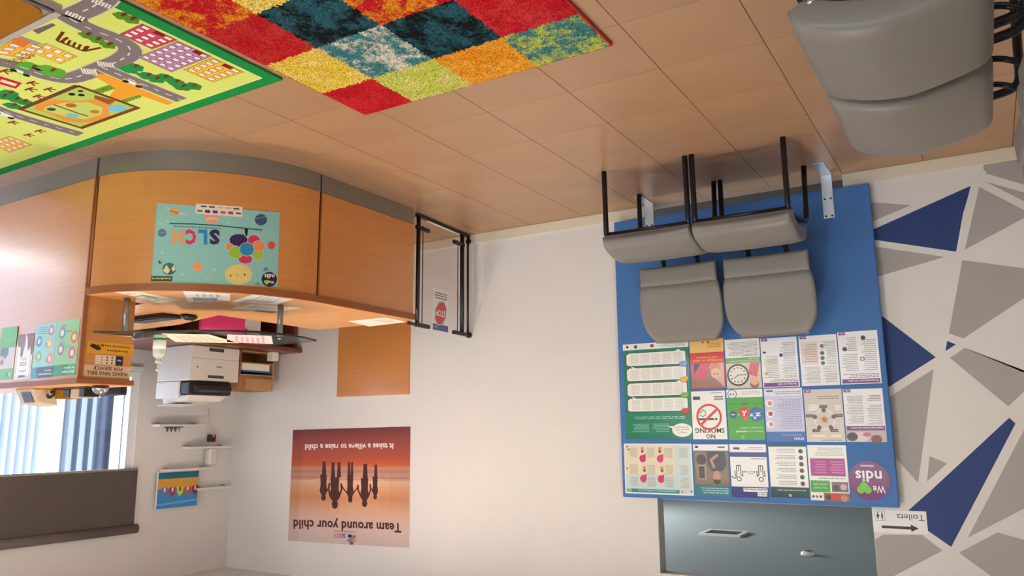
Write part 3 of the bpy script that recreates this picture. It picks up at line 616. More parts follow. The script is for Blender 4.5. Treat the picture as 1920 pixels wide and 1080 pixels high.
for r_ in range(4): boxes('key_row', [(4.305+k*.028, 4.329+k*.028, 2.942+r_*.036, 2.970+r_*.036, ZT+.018, ZT+.032-r_*.0032) for k in range(14)], 'dark_grey', kb)
mo = empty('monitor', (4.58, 2.78, ZT)); tag(mo, 'black computer monitor standing behind the tall counter ledge', 'monitor')
m0, m1 = py(228, 741, 2.75), py(104, 733, 2.75); box('screen', m0.x, m1.x, 2.75, 2.785, .94, m0.z, 'black_plastic', mo, bevel=.008); box('stand', 4.55, 4.61, 2.752, 2.782, ZT+.012, .94, 'black_plastic', mo); box('foot', 4.47, 4.69, 2.70, 2.84, ZT+.0005, ZT+.012, 'black_plastic', mo, bevel=.003)

# glass safety gate between counter and wall
GA, GB = Vector((3.30, 4.165)), Vector((3.352, 4.885)); gd = (GB-GA).normalized(); gn = Vector((-gd.y, gd.x))
def gp(t, o=0): v = GA.lerp(GB, t)+gn*o; return v
def gbar(name, t0, t1, z0, z1, th, m, parent, **k):
    a, b = gp(t0, -th/2), gp(t1, -th/2); e = gn*th
    P = [(a.x, a.y), (b.x, b.y), (b.x+e.x, b.y+e.y), (a.x+e.x, a.y+e.y)]; return prism(name, P, z0, z1, m, parent, **k)
gt = empty('safety_gate', (GA.x, GA.y, 0)); tag(gt, 'low glass safety gate with black frame beside the counter', 'gate')
gbar('bottom_rail', .0, 1, .004, .026, .03, 'black_metal', gt, bevel=.003)
gbar('threshold_strip', .18, .80, .026, .030, .016, 'paper', gt)
for t, ww, zt in ((.035, .03, .80), (.865, .034, .80), (.985, .018, .80)):
    v = gp(t); tube('post', [(v.x, v.y, .026), (v.x, v.y, zt)], ww/2, 'black_metal', gt, n=12)
gbar('glass_panel', .115, .775, .075, .80, .006, 'clear_glass', gt)
gbar('glass_edge', .112, .116, .075, .80, .007, 'dark_grey', gt); gbar('glass_edge', .774, .778, .075, .80, .007, 'dark_grey', gt)
for t0, t1, z0 in ((-.0, .24, .775), (.69, 1.0, .775), (.0, .22, .085), (.69, .9, .085)): gbar('clamp', t0, t1, z0, z0+.03, .026, 'black_metal', gt, bevel=.006)
gbar('counter_mount', -.115, -.001, .78, .80, .016, 'black_metal', gt)
for z in (.055, .79):
    v = gp(1.0); tube('wall_mount', [(v.x-.002, v.y-.012, z), (v.x, YW-.0145 if z < .08 else YW-.0005, z)], .022, 'black_metal', gt, n=16)
a = gp(.315, -.0045); b = gp(.60, -.0045); U = Vector((b.x-a.x, b.y-a.y, 0)); Wd = U.length; U.normalize()
# the gate is seen from its counter-left side: lettering reads towards the camera
s = Sheet(Vector((a.x, a.y, .50)), U, Vector((0, 0, 1)), Wd, .30, (240, 238, 234))
if s.F and U.cross(Vector((0, 0, 1))).dot(CAM-Vector((a.x, a.y, .5))) < 0:
    s = Sheet(Vector((b.x, b.y, .50)), -U, Vector((0, 0, 1)), Wd, .30, (240, 238, 234))
s.rect(0, 0, 1, .15, (50, 84, 160)); s.text('sign', .06, .04, .05, (220, 225, 240), w=.16) if False else None
s.rect(0, .85, 1, 1, (50, 84, 160), 2)
def octa(cx, cy, r, c, z): s.disc(cx, cy, r, c, z, n=8, rot=R(22.5))
s.rect(0, 0, 1, .15, (240, 238, 234), 2)
octa(.5, .57, .44, (60, 50, 50), 2); octa(.5, .57, .43, (240, 238, 234), 3); octa(.5, .57, .40, (206, 44, 52), 4); s.text('STOP', .5, .50, .15, (244, 240, 238), w=.62, bold=True, z=5, al='c'); s.lines(.08, .06, .92, .24, 3, (80, 70, 70), 3, frac=.5, rag=.1)
s.text('SLCN', .72, .9, .04, (210, 220, 240), w=.2, z=3)
tag(s.build('stop_sign', 'print_laminate'), 'STOP sign sheet stuck on the glass safety gate', 'sign')

# ================================================================== BEHIND THE COUNTER
tag(box('wall_panel', 3.93, 4.70, YW-.02, YW, .45, 1.222, 'beech', bevel=.001), 'plain beech panel fixed to the white wall behind the counter end', 'panel')
# large sunset poster on the wall
cv = Cv(fy(YW-.002), S=(1/4.1537, 1/4.1537), O=(520, 780))
TLc, TRc, BRc, BLc = (123, 108), (1037, 82), (1026, 1028), (82, 972)
def tp(u, v):   # u,v in photo orientation 0..1
    return tuple((TLc[k]*(1-u)+TRc[k]*u)*(1-v)+(BLc[k]*(1-u)+BRc[k]*u)*v for k in (0, 1))
stops = [(0, (112, 52, 50)), (.08, (140, 64, 60)), (.17, (160, 74, 62)), (.25, (172, 78, 52)), (.30, (186, 86, 50)), (.335, (196, 108, 70)), (.345, (190, 140, 120)), (.37, (168, 116, 100)), (.40, (190, 140, 122)), (.43, (170, 118, 100)), (.455, (206, 166, 140)), (.52, (206, 150, 112)), (.60, (196, 132, 96)), (.68, (204, 152, 122)), (.78, (210, 172, 156)), (.88, (206, 180, 172)), (1, (196, 178, 174))]
def grad(v):
    for (a, ca), (b, cb) in zip(stops, stops[1:]):
        if v <= b: t = (v-a)/(b-a); return tuple(ca[k]*(1-t)+cb[k]*t for k in range(3))
for k in range(60):
    v0, v1 = k/60, (k+1)/60; c0 = grad((v0+v1)/2)
    for q in range(12):
        u0, u1 = q/12, (q+1)/12; um = (u0+u1)/2; br = 1+.16*math.exp(-((um-.58)/.25)**2)*math.exp(-(((v0+v1)/2-.5)/.22)**2)-.06*(um < .1)
        cv.raw([tp(u0, v0), tp(u1, v0), tp(u1, v1), tp(u0, v1)], [(0, 1, 2, 3)], tuple(min(250, x*br) for x in c0), 0)
SIL = (74, 34, 32)
def person(x, yf, yh, wd, legs, arms):
    cv.disc(x, yh, wd*.30, SIL, 2, ry=wd*.42, n=14)
    sh = yh-wd*.45*1.0; hip = yf+(yh-yf)*.36
    cv.poly([(x-wd*.22, sh+12), (x+wd*.22, sh+12), (x+wd*.5, sh-22), (x+wd*.36, (sh+hip)/2), (x+wd*.42, hip), (x-wd*.42, hip), (x-wd*.36, (sh+hip)/2), (x-wd*.5, sh-22)], SIL, 2)
    for l in legs: cv.poly([(x+l-wd*.2, hip), (x+l+wd*.2, hip), (x+l+wd*.13, yf+8), (x+l+wd*.24, yf), (x+l-wd*.2, yf), (x+l-wd*.12, yf+8)], SIL, 2)
    for (ax, ay) in arms: cv.line([(x+math.copysign(wd*.42, ax-x), sh-24), ((ax+x+math.copysign(wd*.5, ax-x))/2+math.copysign(8, ax-x), (sh-24+ay)/2-4), (ax, ay)], wd*.17, SIL, 2, asp=1)
person(360, 355, 635, 62, (0, 8), [(408, 520)]); person(448, 360, 688, 82, (-14, 32), [(408, 520), (497, 525)]); person(568, 360, 650, 58, (-10, 14), [(497, 525), (630, 535)]); person(680, 372, 680, 70, (0, 10), [(630, 535), (722, 530)]); person(762, 380, 630, 48, (2, 8), [(722, 530)])
for q in range(18):
    a0, a1 = math.pi*q/18, math.pi*(q+1)/18
    cv.line([(550-310*math.cos(a0), 520-42*math.sin(a0)), (550-310*math.cos(a1), 520-42*math.sin(a1))], 8, (226, 176, 140), 1, asp=1)
cv.text('Team around your child', 968, 908, -62, (64, 28, 30), z=3) if False else None
cv.text('Team around your child', 966, 838, 70, (66, 30, 32), w=840, z=3, bold=.03, ex=(-1, -.035), ey=(0, 1))
cv.text('It takes a village to raise a child', 904, 214, 42, (240, 228, 224), w=688, z=3, bold=.03, ex=(-1, .012), ey=(0, 1))
cv.text('SLCN', 530, 918, 32, (60, 40, 100), w=86, z=3, bold=True)
cv.text('C', 492, 918, 32, (210, 60, 80), w=22, z=4, bold=True); cv.text('N', 468, 918, 32, (226, 130, 80), w=22, z=4, bold=True)
cv.line([(445, 895), (608, 905)], 4, (90, 60, 70), 3, asp=1)
for x, y, c in ((566, 935, (56, 26, 90)), (596, 940, (200, 70, 90)), (560, 968, (110, 130, 120)), (580, 962, (70, 140, 190)), (598, 970, (150, 160, 110)), (579, 990, (190, 50, 60))): cv.disc(x, y, 17, c, 4, ry=14, n=12)
tag(cv.build('wall_poster', 'print_wall'), 'sunset poster Team around your child with five silhouettes on the wall', 'poster')

# desk along the window wall
dk = empty('office_desk', (5.5, 4.0, 0)); tag(dk, 'dark brown office desk under the printer by the window wall', 'desk')
DZ = .825
box('desk_top', 5.14, 5.99, 3.45, YW-.003, DZ-.045, DZ, 'dark_wood', dk, bevel=.012)
box('side_panel', 5.2, 5.97, 4.86, YW-.016, 0, DZ-.0455, 'dark_wood', dk); box('side_panel', 5.2, 5.97, 3.48, 3.51, 0, DZ-.0455, 'dark_wood', dk); box('back_panel', 5.93, 5.96, 3.52, 4.85, .2, DZ-.0455, 'dark_wood', dk)
pe = empty('drawer_pedestal', (5.45, 4.35, 0)); tag(pe, 'pale drawer pedestal under the dark office desk', 'drawers')
box('body', 5.24, 5.75, 4.02, 4.5, .03, .74, 'beech_top', pe)
for k in range(3): dr = box('drawer', 5.222, 5.239, 4.025, 4.495, .04+k*.235, .265+k*.235, 'white_plastic', pe, bevel=.003); tube('handle', [(5.212, 4.18, .2+k*.235), (5.212, 4.34, .2+k*.235)], .006, 'alu', dr)
for x in (5.28, 5.70):
    for y in (4.06, 4.46): lathe('foot', (x, y, 0), [(.02, 0), (.02, .0299)], 'black_plastic', pe, n=10)
# pink office chair
oc = empty('office_chair', (4.95, 3.72, 0)); tag(oc, 'pink office chair with black frame behind the counter', 'chair')
c = Vector((4.95, 3.72, 0))
pad('seat', -.22, .22, lambda y: .22, .035, lambda x, y, z: (c.x+x, c.y+y, .44+z), 'pink', oc)
pad('backrest', -.19, .19, lambda y: .19, .03, lambda x, y, z: (c.x-.22+z, c.y+x, .60+y), 'pink', oc)
tube('back_bar', bend([(c.x-.22, c.y+.2, .78), (c.x-.255, c.y, .5), (c.x-.1, c.y, .40), (c.x, c.y, .40)], .05), .016, 'black_plastic', oc); tube('column', [(c.x, c.y, .06), (c.x, c.y, .41)], .025, 'black_plastic', oc)
for k in range(5):
    a = 2*math.pi*k/5; e = (c.x+.27*math.cos(a), c.y+.27*math.sin(a)); lg = tube('leg', [(c.x, c.y, .09), (e[0], e[1], .06)], [.022, .013], 'black_plastic', oc)
    lathe('castor', (e[0], e[1], 0), [(.018, 0), (.024, .02), (.02, .048)], 'black_plastic', lg, n=12)

# printer: front faces the counter (-X)
pr = empty('printer', (5.45, 4.1, DZ)); tag(pr, 'white laser printer with black scanner lid on the dark desk', 'printer')
PX0, PX1, PY0, PY1 = 5.27, 5.69, 3.875, 4.33
box('body', PX0, PX1, PY0, PY1, DZ+.001, 1.105, 'white_plastic', pr, bevel=.010, seg=3)
lo = box('paper_drawer', PX0-.004, PX0-.0002, PY0+.006, PY1-.006, DZ+.012, DZ+.10, 'white_plastic', pr, bevel=.002); box('drawer_handle', PX0-.006, PX0-.0042, 4.03, 4.17, DZ+.018, DZ+.045, 'dark_grey', lo)
up = box('front_door', PX0-.004, PX0-.0002, PY0+.006, PY1-.006, DZ+.104, 1.095, 'white_plastic', pr, bevel=.002); box('door_handle', PX0-.006, PX0-.0042, 4.03, 4.18, 1.06, 1.082, 'dark_grey', up)
tube('power_button', [(PX0-.006, 3.93, 1.0), (PX0-.004, 3.93, 1.0)], .006, 'dark_grey', pr)
cv = Cv(lambda x, y: (Vector((PX0-.0046, 4.19-x, .985+y)), Vector((-1, 0, 0))), ex=(1, 0), ey=(0, 1)); cv.text('brother', 0.03, 0, .013, (60, 64, 80), w=.058, z=1, bold=True); cv.build('lettering', 'print_paper', pr)
box('scanner', PX0+.012, PX1-.03, PY0+.01, PY1-.05, 1.106, 1.215, 'black_plastic', pr, bevel=.018, seg=3)
V = [(PX0-.05, PY0+.05, 1.150), (PX0-.05, PY1-.10, 1.150), (PX0+.02, PY1-.08, 1.125), (PX0+.02, PY0+.03, 1.125), (PX0-.05, PY0+.05, 1.180), (PX0-.05, PY1-.10, 1.180), (PX0+.02, PY1-.08, 1.200), (PX0+.02, PY0+.03, 1.200)]
mesh('control_panel', V, [(3, 2, 1, 0), (4, 5, 6, 7), (0, 1, 5, 4), (1, 2, 6, 5), (2, 3, 7, 6), (3, 0, 4, 7)], 'black_plastic', pr, bevel=.005)
V = [(PX0+.03, PY0+.015, 1.216), (PX1-.05, PY0+.015, 1.216), (PX1-.05, PY1-.07, 1.216), (PX0+.03, PY1-.07, 1.216), (PX0+.06, PY0+.02, 1.262), (PX1-.08, PY0+.02, 1.285), (PX1-.08, PY1-.12, 1.285), (PX0+.06, PY1-.12, 1.262)]
mesh('document_feeder', V, [(3, 2, 1, 0), (4, 5, 6, 7), (0, 1, 5, 4), (1, 2, 6, 5), (2, 3, 7, 6), (3, 0, 4, 7)], 'white_plastic', pr, bevel=.008)
box('rear_housing', PX0+.13, PX1, PY0-.001, PY0+.06, 1.106, 1.24, 'white_plastic', pr, bevel=.006)
mesh('feed_tray', [(5.42, PY0-.04, 1.285), (5.60, PY0-.04, 1.295), (5.60, 4.05, 1.30), (5.42, 4.05, 1.29), (5.42, PY0-.04, 1.289), (5.60, PY0-.04, 1.299), (5.60, 4.05, 1.304), (5.42, 4.05, 1.294)], [(3, 2, 1, 0), (4, 5, 6, 7), (0, 1, 5, 4), (1, 2, 6, 5), (2, 3, 7, 6), (3, 0, 4, 7)], 'white_shelf', pr)
# cardboard trays with papers
bx = empty('cardboard_tray', (5.45, 4.6, DZ)); tag(bx, 'brown cardboard tray rack full of papers beside the printer', 'tray')
for z in (DZ+.002, DZ+.10, DZ+.20): box('shelf', 5.33, 5.62, 4.40, 4.76, z, z+.006, 'card', bx)
box('side', 5.34, 5.62, 4.753, 4.76, DZ+.008, DZ+.335, 'card', bx); box('side', 5.34, 5.62, 4.40, 4.407, DZ+.008, DZ+.335, 'card', bx); box('back', 5.612, 5.62, 4.407, 4.753, DZ+.008, DZ+.335, 'card', bx); box('front_flap', 5.333, 5.339, 4.46, 4.74, DZ+.235, DZ+.335, 'card', bx)
tag(box('paper_stack', 5.345, 5.60, 4.42, 4.72, DZ+.1065, DZ+.165, 'paper', bevel=.004), 'stack of white paper in the middle of the cardboard tray', 'paper')
tag(box('blue_folder', 5.342, 5.60, 4.43, 4.73, DZ+.1655, DZ+.178, 'board_blue', bevel=.003), 'thin blue folder on the paper stack in the tray', 'folder')
tag(box('small_carton', 5.25, 5.315, 4.66, 4.73, DZ+.001, DZ+.075, 'paper', bevel=.002), 'small white carton in front of the cardboard tray', 'box')

# staggered white shelves on the right wall
def shelf(y0, y1, z, d, label, thick=.018):
    o = empty('wall_shelf', (XR, (y0+y1)/2, z)); tag(o, label, 'shelf', 'staggered white wall shelves')
    box('board', XR-d, XR-.001, y0, y1, z-thick, z, 'white_shelf', o, bevel=.0015)
    for yy in (y0+.12*(y1-y0), y1-.12*(y1-y0)): box('bracket', XR-.05, XR-.001, yy-.005, yy+.005, z-thick-.012, z-thick-.0002, 'tray_grey', o)
    return o
shelf(4.06, 4.50, 1.455, .12, 'lowest white wall shelf, holding a small dark ornament'); shelf(4.36, 4.80, 1.645, .12, 'white wall shelf carrying the tall white air freshener'); shelf(4.17, 4.62, 1.825, .12, 'white wall shelf carrying the beach hut picture'); shelf(4.50, 4.84, 2.0, .10, 'topmost white wall shelf by the corner, empty')
cv = sheet_x([(302, 885), (376, 884), (365, 946), (288, 957)], XR-.055, (60, 140, 200)); cv.rect(0, .55, 1, 1, (58, 140, 206)); cv.rect(0, .0, 1, .2, (30, 110, 130), 1); cv.rect(0, .18, 1, .46, (216, 160, 70), 1)
for k, c in enumerate([(150, 40, 50), (206, 90, 50), (226, 206, 50), (160, 60, 100), (120, 120, 170)]):
    x = .07+k*.19; cv.poly([(x-.075, .42), (x+.075, .42), (x+.075, .58), (x, .70), (x-.075, .58)], c, 2); cv.rect(x-.02, .43, x+.02, .54, (240, 230, 220) if k != 2 else (60, 50, 30), 3)
cv.poly([(0, .8), (1, .88), (1, .92), (0, .85)], (110, 180, 226), 2)
o = cv.build('canvas_picture', 'print_paper'); tag(o, 'small bright picture of beach huts on the wall shelf', 'picture')
fr = box('canvas_block', XR-.0538, XR-.04, min((o.matrix_basis @ v.co).y for v in o.data.vertices), max((o.matrix_basis @ v.co).y for v in o.data.vertices), 1.8255, max((o.matrix_basis @ v.co).z for v in o.data.vertices), 'white_shelf', o)
tag(box('air_freshener', XR-.10, XR-.03, 4.585, 4.665, 1.6455, 1.79, 'white_plastic', bevel=.015, seg=3), 'tall white rounded air freshener on the wall shelf', 'dispenser')
sc = empty('security_camera', (XR-.06, 4.61, 1.50)); tag(sc, 'small black security camera with red light under the shelves', 'camera')
box('housing', XR-.10, XR-.04, 4.585, 4.645, 1.525, 1.59, 'black_plastic', sc, bevel=.012, seg=3); tube('lamp_dot', [(XR-.102, 4.612, 1.536), (XR-.0995, 4.612, 1.536)], .008, 'led_red', sc); tube('stem', [(XR-.07, 4.615, 1.502), (XR-.07, 4.615, 1.5255)], .008, 'white_plastic', sc); tube('cable', [(XR-.07, 4.615, 1.5025), (XR-.03, 4.615, 1.45), (XR-.008, 4.615, 1.30)], .003, 'white_plastic', sc, n=6)
box('wall_arm', XR-.075, XR-.001, 4.607, 4.623, 1.499, 1.5035, 'white_plastic', sc)
orn = empty('ornament', (XR-.06, 4.23, 1.4555)); tag(orn, 'row of small dark figures on the lowest wall shelf', 'ornament')
box('base', XR-.09, XR-.05, 4.15, 4.31, 1.4555, 1.463, 'dark_grey', orn)
for k in range(4): lathe('figure', (XR-.07, 4.17+k*.038, 1.4632), [(.012, 0), (.014, .012), (.006, .022), (.009, .03), (.003, .036)], 'dark_grey' if k != 3 else 'tray_grey', orn, n=10)

# ================================================================== BLUE NOTICEBOARD
YB = 4.84
nb = empty('noticeboard', (1.28, YB, 0)); tag(nb, 'large blue pin noticeboard standing on steel feet against the opening', 'noticeboard')
box('panel', .472, 2.10, YB, YB+.03, .094, 1.943, 'board_blue', nb, bevel=.006)
for x0, fl_ in ((.672, .25), (1.806, .195)):
    V = [(x0, YB-.255, 0), (x0+.062, YB-.255, 0), (x0+.062, YB-.0045, 0), (x0, YB-.0045, 0)]
    b = boxes('foot_bracket', [(x0, x0+.062, YB-fl_, YB-.0005, 0.0005, .005), (x0, x0+.062, YB-.0055, YB-.0005, .005, .275)], 'steel', nb, bevel=.001)
    for dx in (.014, .048):
        for z in (.155, .262): tube('screw', [(x0+dx, YB-.0075, z), (x0+dx, YB-.0054, z)], .006, 'dark_gap', b, n=8)
A4 = lambda L: [(1150+a/3.2714, 620+b/3.2714) for a, b in L]
A5 = lambda L: [(1410+a/3.176, 610+b/3.176) for a, b in L]
GREY = (150, 150, 156); PUR = (110, 40, 120)
def put(c, bgc, name, label, draw, cat='notice', m='print_laminate'):
    s = sheet_y(c, YB, bgc); draw(s); return tag(s.build(name, m), label, cat, None)
def q1(s):
    s.rect(0, .945, 1, 1, (10, 120, 96), 1)
    s.rect(0, 0, 1, .065, (236, 236, 232), 1); s.lines(.05, .015, .45, .05, 2, (170, 170, 170), 2); s.rect(.52, .015, .57, .045, (140, 30, 50), 2); s.disc(.8, .032, .028, (40, 110, 100), 2); s.disc(.93, .03, .02, (60, 60, 80), 2)
    for k, (y, c, side) in enumerate(((.10, (110, 160, 210), 0), (.26, (226, 170, 50), 1), (.42, (110, 180, 60), 0), (.58, (206, 50, 50), 1))):
        P = [(.05, y+.01), (.09, y), (.91, y), (.95, y+.02), (.95, y+.12), (.92, y+.135), (.08, y+.135), (.05, y+.12)]
        tail = [(.10, y+.01), (.15, y-.022), (.22, y+.01)] if side == 0 else [(.78, y+.01), (.88, y-.022), (.86, y+.01)]
        s.poly([(.5+(a-.5)*1.022, y+.0675+(b-y-.0675)*1.1) for a, b in P], (24, 40, 40), 1); s.poly(P, (238, 238, 234), 3)
        s.poly([((a-tail[1][0])*1.15+tail[1][0], (b-tail[1][1])*1.1+tail[1][1]-.005) for a, b in tail], (24, 40, 40), 2); s.poly(tail, (238, 238, 234), 4)
        for i in range(5): s.lines(.10+i*.165, y+.012, .235+i*.165, y+.12, 9, (196, 196, 192), 4, rag=.1)
        s.disc(.09, y+.14, .062, (24, 40, 40), 5, ry=.03); s.disc(.09, y+.14, .055, c, 6, ry=.026); s.disc(.05, y+.125, .02, c, 7, ry=.022)
    s.lines(.1, .765, .9, .80, 2, (150, 206, 190), 2, rag=.1)
    s.lines(.34, .84, .6, .93, 6, (140, 196, 180), 2); s.lines(.64, .84, .9, .93, 6, (140, 196, 180), 2)
    s.disc(.15, .91, .145, (238, 238, 236), 2, ry=.068); s.poly([(.27, .90), (.36, .87), (.24, .87)], (238, 238, 236), 2)
    s.text("What's", .08, .925, .018, (50, 60, 60), w=.13, z=3); s.text('typical talk', .045, .90, .016, (50, 60, 60), w=.2, z=3); s.text('at Primary?', .055, .875, .016, (50, 60, 60), w=.19, z=3)
put(A4([(55, 72), (462, 75), (487, 665), (82, 665)]), (14, 128, 100), 'talk_poster', 'green poster with four white speech bubbles on the noticeboard', q1, 'poster')
def q2(s):
    s.rect(.02, .03, .98, .97, (196, 214, 216), 1); s.rect(.25, .32, .98, .97, (226, 216, 192), 2) if False else s.rect(.24, .03, .98, .62, (226, 216, 192), 2)
    s.rect(.2, .90, .9, .97, (40, 140, 150), 3); s.rect(.9, .9, .98, .97, (130, 190, 90), 3); s.text('communication milestones', .24, .915, .035, (210, 235, 230), w=.55, z=4)
    for x, y in ((.72, .70), (.46, .70), (.72, .3), (.46, .3)):
        s.disc(x, y, .048, (206, 50, 110), 4, ry=.075); s.poly([(x-.046, y-.02), (x-.05, y-.10), (x+.01, y-.06)], (206, 50, 110), 4)
    for x, y in ((.70, .50), (.44, .50), (.72, .12), (.46, .12)): s.disc(x, y, .025, (196, 150, 110), 4, ry=.06); s.disc(x, y+.04, .018, (110, 70, 50), 5)
    for x in (.06, .28, .54, .8):
        for y in (.08, .42, .66): s.lines(x, y, x+.13, y+.2, 9, (160, 160, 150), 3)
    for x, y in ((.03, .92), (.16, .93), (.93, .12), (.95, .06), (.96, .5)): s.disc(x, y, .012, (150, 60, 40), 4)
put(A4([(65, 693), (478, 693), (497, 1015), (75, 995)]), (228, 232, 232), 'milestones_poster', 'pale blue landscape poster with pink speech drops on the noticeboard', q2, 'poster')
def q3(s):
    s.rect(0, .0, 1, .27, (236, 190, 110), 1); s.lines(.08, .08, .5, .18, 3, (180, 110, 60), 2); s.disc(.45, .06, .03, (90, 60, 40), 2); s.disc(.6, .06, .03, (150, 70, 40), 2)
    s.rect(0, .27, 1, .5, (206, 50, 50), 1); s.text('Ear disease can cause', .06, .42, .035, (246, 180, 90), w=.86, z=2, bold=True); s.text('loss of hearing', .2, .36, .035, (246, 180, 90), w=.6, z=2, bold=True)
    s.rect(.03, .5, .98, .98, (150, 110, 96), 1); s.poly([(.03, .5), (.5, .5), (.3, .8), (.03, .98)], (206, 176, 170), 2); s.poly([(.4, .5), (.95, .5), (.95, .75), (.6, .85)], (206, 60, 110), 2); s.disc(.26, .7, .15, (226, 180, 150), 3); s.disc(.26, .6, .15, (206, 130, 90), 2); s.disc(.22, .72, .02, (60, 40, 40), 4); s.disc(.32, .71, .02, (60, 40, 40), 4); s.poly([(.7, .5), (.9, .5), (.9, .7)], (40, 34, 36), 3)
put(A4([(465, 55), (672, 50), (692, 350), (482, 358)]), (206, 50, 50), 'ear_notice', 'red and orange ear health notice with a baby photo on the noticeboard', q3)
def q4(s):
    s.lines(.06, .06, .94, .34, 10, (150, 150, 160), 1); s.lines(.06, .33, .6, .36, 1, (200, 60, 80), 1); s.rect(0, .38, 1, .49, (110, 160, 90), 1); s.text('Are your child and your vaccinations', .05, .44, .028, (230, 240, 220), w=.85, z=2); s.text('up to date?', .05, .40, .028, (230, 240, 220), w=.3, z=2)
    s.rect(0, .49, 1, 1, (206, 196, 176), 1); s.disc(.66, .73, .32, (30, 28, 28), 2); s.disc(.66, .73, .27, (228, 222, 214), 3)
    for k in range(12): a = R(30*k); s.disc(.66+.21*math.cos(a), .73+.21*s.asp*math.sin(a), .022, (60, 50, 50), 4)
    s.line([(.66, .73), (.50, .73)], .02, (30, 30, 30), 5); s.line([(.66, .73), (.78, .80)], .02, (30, 30, 30), 5)
    s.disc(.2, .86, .12, (224, 170, 140), 3); s.poly([(.03, .5), (.3, .5), (.36, .72), (.12, .78)], (206, 60, 80), 2); s.disc(.2, .92, .13, (150, 90, 60), 2)
put(A4([(680, 52)])+A5([(40, 80), (62, 372)])+A4([(700, 355)]), (236, 234, 236), 'vaccination_notice', 'notice with a child and a round clock on the noticeboard', q4)
def q5(s):
    s.text('NO', .48, .90, .085, (16, 16, 16), w=.27, bold=True, al='c'); s.text('SMOKING', .07, .775, .095, (16, 16, 16), w=.86, bold=True)
    s.rect(.36, .565, .84, .605, (22, 22, 22), 2); s.rect(.26, .565, .33, .605, (22, 22, 22), 2)
    s.ring(.68, .46, .08, .10, (60, 60, 60), 2, a0=20, a1=280); s.ring(.75, .40, .05, .07, (60, 60, 60), 2, a0=-60, a1=200)
    s.ring(.5, .54, .315, .375, (206, 42, 46), 4, n=40); s.line([(.27, .39), (.73, .69)], .07, (206, 42, 46), 3)
    s.rect(.74, .11, .95, .18, (40, 40, 44), 2); s.lines(.06, .10, .34, .2, 2, (40, 40, 44), 2, frac=.5, rag=.1); s.lines(.1, .03, .5, .06, 1, (90, 90, 90), 2)
put(A4([(478, 372), (690, 368), (695, 665), (490, 667)]), (238, 238, 238), 'no_smoking_sign', 'white NO SMOKING sign with red prohibition ring on the noticeboard', q5, 'sign')
def q6(s):
    s.rect(0, 0, 1, .16, (236, 238, 236), 1); s.disc(.84, .09, .13, (60, 90, 130), 2); s.disc(.84, .09, .11, (236, 238, 236), 3); s.text('24', .77, .075, .04, (60, 90, 130), w=.14, z=4, bold=True); s.lines(.06, .04, .6, .12, 3, (160, 190, 160), 2)
    for x, c in ((.15, (40, 130, 60)), (.5, (30, 90, 60)), (.82, (40, 130, 60))): s.rect(x-.1, .28, x+.1, .3, c, 2)
    s.disc(.2, .5, .2, (40, 100, 170), 2); s.text('z', .08, .47, .10, (240, 244, 250), w=.16, z=3, bold=True); s.text('z', .2, .55, .06, (240, 244, 250), w=.09, z=3, bold=True); s.text('z', .28, .49, .07, (240, 244, 250), w=.11, z=3, bold=True)
    s.disc(.53, .45, .145, (206, 50, 60), 2); s.disc(.5, .58, .06, (214, 90, 80), 2); s.line([(.47, .42), (.53, .48), (.58, .42)], .03, (240, 240, 240), 3); s.disc(.54, .51, .025, (240, 240, 240), 3); s.disc(.84, .5, .1, (40, 70, 140), 2); s.text('=', .66, .485, .04, (220, 235, 220), w=.07, z=3); s.rect(.79, .49, .9, .51, (230, 235, 245), 3)
    s.text('Have you', .06, .82, .035, (196, 236, 180), w=.38, z=2); s.text('moved', .48, .82, .035, (240, 250, 235), w=.3, z=2, bold=True); s.text('enough today?', .06, .75, .035, (196, 236, 180), w=.62, z=2); s.disc(.6, .94, .05, (100, 190, 90), 2)
put(A4([(695, 362)])+A5([(62, 378), (80, 685)])+A4([(708, 668)]), (64, 160, 42), 'activity_notice', 'bright green notice with a round zzz picture on the noticeboard', q6)
def q7(s):
    s.rect(0, 0, 1, .12, (232, 234, 238), 1); s.rect(.85, .03, .95, .07, (30, 40, 70), 2); s.rect(.1, .04, .3, .07, (90, 110, 130), 2)
    s.rect(0, .80, 1, 1, (40, 120, 140), 1); s.lines(.06, .83, .9, .96, 3, (170, 214, 220), 2, frac=.4, rag=.2)
    s.rect(.02, .13, .98, .79, (110, 88, 74), 1); s.rect(.04, .14, .96, .78, (126, 104, 88), 2); s.rect(.66, .4, .9, .68, (176, 140, 96), 3); s.rect(.7, .43, .87, .66, (46, 38, 34), 4)
    s.poly([(.1, .14), (.62, .14), (.6, .42), (.5, .52), (.2, .52), (.08, .40)], (52, 50, 66), 5); s.disc(.36, .62, .105, (186, 136, 116), 6, ry=.11); s.poly([(.25, .68), (.47, .68), (.45, .75), (.36, .77), (.27, .75)], (44, 30, 26), 7); s.line([(.3, .2), (.5, .3), (.42, .46)], .07, (180, 130, 110), 6); s.disc(.78, .3, .14, (40, 34, 32), 5); s.disc(.1, .72, .06, (160, 80, 70), 5)
put(A4([(488, 700), (705, 695), (722, 1018), (505, 1012)]), (40, 120, 140), 'photo_notice', 'teal notice with a photo of a seated man on the noticeboard', q7)
